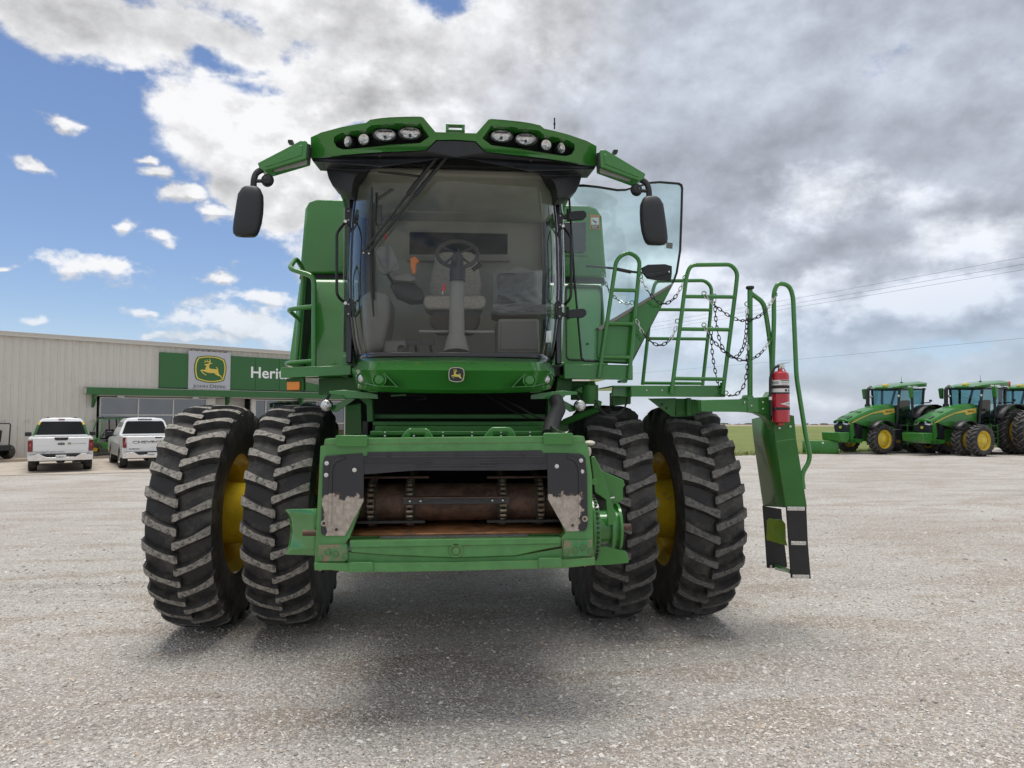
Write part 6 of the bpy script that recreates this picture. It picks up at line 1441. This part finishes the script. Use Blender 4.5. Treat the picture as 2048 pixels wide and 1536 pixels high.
# ------------------------------------------------------------------ row tractors, right
TGRN = mat('tractor_green', (.036, .185, .030), .25, coat=.4, spec=.3, var=.05, vscale=2)
TGRILL = mat('grille_black', (.012, .013, .018), .45, bump=.4, bscale=160)
MESHG = mat('hood_mesh', (.02, .075, .03), .6, bump=.4, bscale=200)
TL1 = mat('tractor_lug', (.10, .10, .098), .75, var=.2, vscale=20)
FT = tyre_mb(.68, .42, .40, 20, .045, .15, .045).mesh('front_tyre', [TYRE, TL1]); FRm = rim_mb(.40, .42, .10, 1, .13, 8).mesh('front_rim', [YELLOW, ZINC])
RT = tyre_mb(1.02, .50, .60, 22, .055, .19, .055).mesh('rear_tyre', [TYRE, TL1]); RRm = rim_mb(.60, .50, .12, 1, .17, 10).mesh('rear_rim', [YELLOW, ZINC])
def tractor(label, P, rear_az, front_dual, beacon=False):
    """local frame: origin on the ground under the front axle, +Y forward"""
    head = rear_az + math.pi
    T = thing('tractor', label, 'tractor', tuple(P), -head, 'green tractors lined up at the edge of the yard')
    def B(name, m, mt, bevel=.015, par=None, **k): return m.build(name, mt, par or T, bevel=bevel, local=True, **k)
    def wheel(x, y, z, tm, rm):
        w = bpy.data.objects.new('wheel', None); COL.objects.link(w); w.parent = T; w.location = (x, y, z); w.rotation_euler = (random.random(), 0, 0 if x > 0 else math.pi); WM[w] = Matrix()
        for nm, me in (('tyre', tm), ('rim', rm)):
            o = bpy.data.objects.new(nm, me); COL.objects.link(o); o.parent = w; WM[o] = Matrix()
        if x < 0: w.rotation_euler = (random.random(), 0, math.pi)
    for s in (-1, 1):
        wheel(s * .95, 0, .67, FT, FRm)
        if front_dual: wheel(s * 1.60, 0, .67, FT, FRm)
        wheel(s * 1.0, -3.05, 1.01, RT, RRm); wheel(s * 1.76, -3.05, 1.01, RT, RRm)
    # chassis, axles, front frame
    m = MB(); m.bx(-.28, .28, -3.4, .95, .62, 1.15); m.bx(-.8, .8, -.12, .12, .55, .78); m.bx(-.95, .95, -3.25, -2.85, .80, 1.2); B('chassis', m, GREEN_D, .03)
    m = MB()
    for s in (-1, 1): m.prism([(s * .44, 1.12, 1.42), (s * .44, 1.30, 1.40), (s * .44, 1.28, .72), (s * .44, 1.18, .52), (s * .44, .6, .50), (s * .44, .55, .66), (s * .44, 1.0, .70), (s * .44, 1.06, 1.0)], (-s * .10, 0, 0))
    m.bx(-.44, .44, .95, 1.2, .50, .68); B('front_frame', m, TGRN, .02)
    m = MB(); m.prism([(-.52, 1.42, .98), (-.52, 1.42, .72), (-.52, 1.60, .52), (-.52, 1.98, .62), (-.52, 2.02, .98)], (1.04, 0, 0)); WB = B('front_weight', m, TGRN, .03)
    m = MB(); m.bx(-.22, .22, 1.2, 1.45, .66, .86); B('weight_hanger', m, GREEN_D, .02, WB)
    # grille and headlamps
    m = MB(); m.add([(-.40, 1.36, 1.47), (.40, 1.36, 1.47), (.40, 1.40, 1.20), (.34, 1.30, .66), (-.34, 1.30, .66), (-.40, 1.40, 1.20), (-.40, .5, 1.47), (.40, .5, 1.47), (.34, .5, .66), (-.34, .5, .66)], [(0, 1, 2, 5), (5, 2, 3, 4), (1, 7, 8, 3, 2), (0, 5, 4, 9, 6), (6, 7, 1, 0)]); GR = B('grille', m, TGRILL, .02)
    for s in (-1, 1):
        m = MB(); m.prism([(s * .12, 1.405, 1.46), (s * .42, 1.33, 1.46), (s * .42, 1.35, 1.36), (s * .36, 1.40, 1.30), (s * .16, 1.415, 1.34)], (0, .012, 0)); B('headlamp', m, LENS, .004, GR)
        m = MB(); m.prism([(s * .15, 1.42, 1.42), (s * .40, 1.36, 1.42), (s * .40, 1.365, 1.395), (s * .15, 1.425, 1.385)], (0, .008, 0)); B('lamp_strip', m, BLACKG, 0, GR)
    badge(lambda x, y: WM_T(T) @ Vector((-(x - 760) / 1115 * .15, 1.415, 1.20 - (y - 710) / 950 * .13)), WM_T(T).to_3x3() @ Vector((0, 1, 0)), GR, [LOGOY, LOGOG, LOGOY], 'emblem', .004)
    # hood, lofted
    secs = [(1.40, .41, 1.48, 1.54), (1.1, .44, 1.42, 1.66), (.6, .46, 1.28, 1.86), (0, .48, 1.18, 2.05), (-.7, .50, 1.14, 2.19), (-1.35, .52, 1.10, 2.26)]
    rows = [[(-w, y, zb_), (-w * 1.0, y, zt_ - .16), (-w * .90, y, zt_ - .05), (-w * .5, y, zt_), (0, y, zt_ + .02), (w * .5, y, zt_), (w * .90, y, zt_ - .05), (w, y, zt_ - .16), (w, y, zb_)] for y, w, zb_, zt_ in secs]
    m = MB(); m.grid(rows); n = 9; m.add(rows[0], [tuple(range(9))]); HD = B('hood', m, TGRN, .0, sharp=25)
    for k in range(3):                               # mesh vents on the hood top
        for (ya, yb) in ((1.30, .98), (.62, .42)):
            x0 = -.30 + k * .21; f = lambda x, y: (x, y, lerp_tab([(-1.35, 2.275), (-.7, 2.205), (0, 2.065), (.6, 1.875), (1.1, 1.675), (1.40, 1.555)], y) + .006 - .03 * abs(x))
            m = MB(); m.add([f(x0, ya), f(x0 + .17, ya), f(x0 + .17, yb), f(x0, yb)], [(0, 1, 2, 3)]); B('hood_vent', m, MESHG, 0, HD)
    for s in (-1, 1):                                # yellow stripe with lettering
        def hx(y): return s * (lerp_tab([(-1.35, .52), (-.7, .50), (0, .48), (.6, .46), (1.1, .44), (1.4, .41)], y) + .006)
        def hz(y): return lerp_tab([(-1.35, 2.10), (-.7, 2.03), (0, 1.89), (.6, 1.70), (1.1, 1.50), (1.38, 1.40)], y)
        m = MB(); up = [(y, hz(y) - .04) for y in (1.36, 1.1, .6, 0, -.7, -1.33)]; dn = [(-1.33, 1.86), (-.72, 1.74), (-.60, 1.88)] + [(y, hz(y) - .085) for y in (0, .6, 1.1, 1.36)]
        pts = up + dn; m.plate(pts, [], lambda q: (hx(q[0]), q[0], q[1]), lambda q: (hx(q[0]) - s * .004, q[0], q[1])); ST = B('hood_stripe', m, LOGOY, 0, HD)
        text_fit('JOHN DEERE', 0, .48, 1.875, .085, (lambda x, y, d: Vector((hx(-1.0) + s * (.004 + d), (-.78 - x) if s < 0 else (-1.28 + x), y))), .002, bold=.003, small=.068).build('stripe_lettering', INK, ST, local=True)
        m = MB(); m.prism([(s * .50, .98, 1.30), (s * .50, .86, 1.36), (s * .50, .80, 1.20), (s * .50, .92, 1.14)], (s * .01, 0, 0)); B('side_vent', m, BLACKP, 0, HD)
        # front fender
        m = MB(); rws = []
        for k in range(9):
            a = R(35 + k * 13); rws.append([(s * xx, .78 * math.cos(a) * 1.0 - .05, .70 + .80 * math.sin(a)) for xx in (.72, 1.18)])
        m.grid(rws); B('front_fender', m, BLACKP, 0, solid=.025)
        # rear fender
        m = MB(); rws = []
        for k in range(10):
            a = R(28 + k * 13.5); rws.append([(s * xx, -3.05 + 1.22 * math.cos(a), 1.05 + 1.18 * math.sin(a)) for xx in (.62, .86, 1.24)])
        m.grid(rws); RFd = B('rear_fender', m, BLACKP, 0, solid=.03)
        m = MB(); pp = [(-3.05 + 1.17 * math.cos(R(28 + k * 13.5)), 1.05 + 1.14 * math.sin(R(28 + k * 13.5))) for k in range(10)]; pp += [(-3.9, 1.3), (-2.2, 1.25)]
        m.plate(pp, [], lambda q: (s * .84, q[0], q[1]), lambda q: (s * .70, q[0], q[1])); B('inner_fender', m, TGRN, .02)
        # mirrors
        m = MB(); m.prism([(s * 1.16, -1.42, 3.02), (s * 1.36, -1.40, 3.00), (s * 1.33, -1.44, 2.52), (s * 1.20, -1.46, 2.50)], (0, -.12, 0)); MR = B('mirror', m, TGRN, .03)
        m = MB(); m.tube([(s * .70, -1.40, 2.98), (s * 1.22, -1.46, 2.90)], .025, 8); B('mirror_arm', m, BLACKP, 0, MR)
        # cab pillars
    PIL = {'a': ((.62, -1.32, 1.25), (.76, -1.42, 3.00)), 'b': ((.84, -2.10, 1.60), (.80, -2.12, 3.00)), 'c': ((.84, -2.75, 2.25), (.76, -2.95, 3.00))}
    for s in (-1, 1):
        for k, (a, b) in PIL.items():
            m = MB(); m.tube([(s * a[0], a[1], a[2]), (s * b[0], b[1], b[2])], .055, 8); B('cab_pillar', m, BLACKP, 0)
        m = MB(); m.add([(s * .62, -1.34, 1.30), (s * .84, -2.10, 1.40), (s * .80, -2.12, 2.95), (s * .76, -1.42, 2.95)], [(0, 1, 2, 3)]); B('door_glass', m, GLASS_T, 0)
        m = MB(); m.add([(s * .84, -2.10, 1.75), (s * .84, -2.75, 2.25), (s * .76, -2.93, 2.95), (s * .80, -2.12, 2.95)], [(0, 1, 2, 3)]); B('quarter_glass', m, GLASS_T, 0)
        m = MB(); m.prism([(s * .60, -1.30, 1.10), (s * .86, -2.1, 1.10), (s * .86, -2.1, 1.35), (s * .62, -1.34, 1.30)], (-s * .08, 0, 0)); m.prism([(s * .84, -2.05, 1.1), (s * .84, -2.9, 1.1), (s * .84, -2.9, 2.2), (s * .84, -2.72, 2.2), (s * .84, -2.05, 1.7)], (-s * .06, 0, 0)); B('cab_sill', m, BLACKP, .02)
    m = MB(); m.add([(-.62, -1.31, 2.10), (.62, -1.31, 2.10), (.76, -1.41, 2.95), (-.76, -1.41, 2.95)], [(0, 1, 2, 3)]); B('windscreen', m, GLASS_T, 0)
    m = MB(); m.add([(-.84, -2.78, 2.25), (.84, -2.78, 2.25), (.76, -2.96, 2.95), (-.76, -2.96, 2.95)], [(0, 1, 2, 3)]); B('rear_glass', m, GLASS_T, 0)
    m = MB(); m.bx(-.82, .82, -2.9, -1.35, 1.12, 1.30); B('cab_floor', m, BLACKP, .02)
    m = MB(); m.bx(-.27, .27, -2.55, -2.1, 1.62, 1.78); m.prism([(-.25, -2.62, 1.7), (-.25, -2.45, 1.7), (-.25, -2.58, 2.45), (-.25, -2.70, 2.43)], (.5, 0, 0)); m.bx(-.2, .2, -2.5, -2.15, 1.3, 1.62); B('operator_seat', m, DARKFAB, .05)
    m = MB(); m.tube([(0, -1.5, 1.4), (0, -1.75, 2.05)], .05, 8); m.tube([Vector((0, -1.77, 2.08)) + Vector((.20 * math.cos(w), .10 * math.sin(w), .17 * math.sin(w))) for w in (k * .3927 for k in range(16))], .018, 6, closed=True); B('steering_wheel', m, BLACKP, 0)
    m = MB(); m.box((.42, -1.75, 2.2), (.22, .05, .17)); m.bx(.3, .5, -2.4, -1.9, 1.75, 1.9); B('armrest_console', m, BLACKP, .02)
    # roof
    top = [(-.72, -1.15, 3.05), (.72, -1.15, 3.05), (.92, -1.5, 3.10), (.90, -2.9, 3.22), (.74, -3.20, 3.26), (-.74, -3.20, 3.26), (-.90, -2.9, 3.22), (-.92, -1.5, 3.10)]
    bot = [(x * .98, y * 1.0, 2.97 + (.10 if y < -2.5 else 0)) for x, y, z in top]; n = 8
    crown = [(x * .75, -2.1 + (y + 2.1) * .75, z + .07) for x, y, z in top]
    m = MB(); m.add(top + bot + crown, [(i, (i + 1) % n, n + (i + 1) % n, n + i) for i in range(n)] + [(2 * n + i, 2 * n + (i + 1) % n, (i + 1) % n, i) for i in range(n)] + [tuple(range(2 * n, 3 * n)), tuple(reversed(range(n, 2 * n)))]); RFm = B('roof', m, TGRN, .02)
    m = MB(); m.bx(-.70, .70, -1.55, -1.18, 2.93, 2.99); m.bx(-.88, .88, -2.95, -1.55, 2.92, 2.98); B('roof_underside', m, BLACKP, .01, RFm)
    for s in (-1, 1):
        for (y0, y1) in ((-1.95, -1.72), (-2.35, -2.02)):
            m = MB(); m.bx(s * .895, s * .93, y0, y1, 3.02, 3.09); B('roof_lamp', m, LENS, .005, RFm)
        m = MB(); m.bx(s * .35, s * .60, -1.13, -1.16, 2.99, 3.04); B('roof_lamp', m, LENS, .005, RFm)
    m = MB(); m.lathe([(.001, .10), (.12, .09), (.15, .05), (.15, 0)], (0, -1.42, 3.10), (0, 0, 1), 18); B('guidance_dome', m, LOGOY, 0, RFm)
    m = MB(); m.lathe([(.07, 0), (.06, .04), (.01, .06), (.006, .30), (.001, .31)], (.25, -2.75, 3.28), (0, 0, 1), 10); B('aerial', m, BLACKP, 0, RFm)
    if beacon: m = MB(); m.lathe([(.05, 0), (.05, .05), (.06, .06), (.055, .18), (.03, .21), (.001, .215)], (.62, -1.6, 3.16), (0, 0, 1), 14); B('beacon', m, mat('beacon_red', (.6, .05, .02), .2, coat=.5), 0, RFm)
    # exhaust and intake at the right front pillar
    m = MB(); m.tube([(.74, -1.05, 1.85), (.74, -1.10, 2.25)], .13, 12); m.tube(fillet([(.74, -1.10, 2.2), (.74, -1.12, 2.95), (.70, -1.30, 3.08)], .1), .085, 10); B('exhaust_stack', m, BLACKP, 0)
    m = MB(); m.box((-.80, -1.5, 1.98), (.10, .12, .12)); m.ball((-.72, -1.38, 2.62), (.07, .06, .08), 1, 10, 6); m.ball((.70, -1.30, 2.62), (.07, .06, .08), 1, 10, 6); B('cab_lamp', m, [BLACKP, LENS], 0)
    # steps and tank
    m = MB()
    for k in range(4): m.bx(-1.12, -.80, -1.85, -1.45, .45 + k * .27, .48 + k * .27)
    m.bx(-1.10, -1.06, -1.87, -1.83, .40, 1.35); m.bx(-1.10, -1.06, -1.47, -1.43, .40, 1.35); B('steps', m, GREEN_D, .004)
    m = MB(); m.bx(-.86, -.45, -2.05, -.9, .62, 1.12); m.bx(.45, .9, -2.05, -.8, .55, 1.12); B('fuel_tank', m, BLACKP, .06)
    m = MB(); m.tube([(-.86, -2.6, 2.3), (-1.30, -2.65, 2.32)], .025, 8); m.box((-1.32, -2.65, 2.40), (.10, .06, .10)); B('hazard_lamp', m, BLACKP, 0)
    return T
def WM_T(T): return WM[T]
RAZ = R(73)
def front_mid(px_, py_, half, raz):
    p = G(px_, py_); h = raz + math.pi; rv = Vector((math.cos(h), -math.sin(h), 0)); return p + rv * half
c1_ = front_mid(1764, 908.5, .95, RAZ); c2_ = front_mid(1947, 912, 1.28, RAZ)
tractor('green tractor with single front wheels, nearest the grass', c1_, RAZ, False)
tractor('green tractor with dual front wheels, in the middle of the row', c2_, RAZ, True)
tractor('green tractor with red beacon, cut off by the right edge', c2_ + Vector((3.55, 1.1, 0)), RAZ, False, True)

# green bucket on the grass edge
bp0 = G(1640, 907); BK = thing('loader_bucket', 'green steel bucket lying on the grass edge left of the tractors', 'bucket', (bp0.x, bp0.y, 0), R(-24))
m = MB(); prf = [(-.30, .0), (-.38, .30), (-.30, .58), (-.26, .60), (-.20, .57), (-.28, .30), (-.22, .06), (.25, .03), (.25, .0)]
m.plate(prf, [], lambda q: (-.72, q[0], q[1]), lambda q: (.72, q[0], q[1])); m.build('bucket_shell', TGRN, BK, bevel=.01, local=True)
for s in (-1, 1):
    m = MB(); m.plate([(-.36, .0), (-.39, .30), (-.27, .60), (.28, .0)], [], lambda q: (s * .72, q[0], q[1]), lambda q: (s * .745, q[0], q[1])); m.build('end_plate', TGRN, BK, bevel=.005, local=True)
m = MB(); m.box((.1, -.40, .5), (.08, .02, .08)); m.build('decal', DECALW, BK, local=True)

# ------------------------------------------------------------------ power lines
def depth_pt(x, y, z):                               # the point at height z under a photo direction
    k = ray(x, y); return C0 + k * ((z - CAM_H) / k.z)
WIRE = mat('wire_grey', (.16, .16, .17), .6)
wires = [('uppermost overhead power line crossing the sky at right', (2048, 513), (1600, 593), 12.0), ('second overhead power line from the top', (2048, 527), (1600, 603), 11.6),
         ('third overhead power line, just under the upper pair', (2048, 538), (1600, 611), 11.3), ('lowest single overhead line, well below the other three', (2048, 675), (1600, 716), 7.6)]
for lab, a, b, z in wires:
    A_, B_ = depth_pt(*a, z), depth_pt(*b, z); d = (B_ - A_); n0 = A_ - d * .30; n1 = A_ + d * 2.6; pts = []
    for k in range(41):
        t = k / 40; p = n0.lerp(n1, t); L_ = (n1 - n0).length; p.z += 0.0 if False else -(L_ / 90) * .35 * 4 * t * (1 - t) * .5; pts.append(p)
    m = MB(); m.tube(pts, .010, 5); tag(m.build('power_line', WIRE, sharp=80), lab, 'power line', 'overhead lines behind the machines')
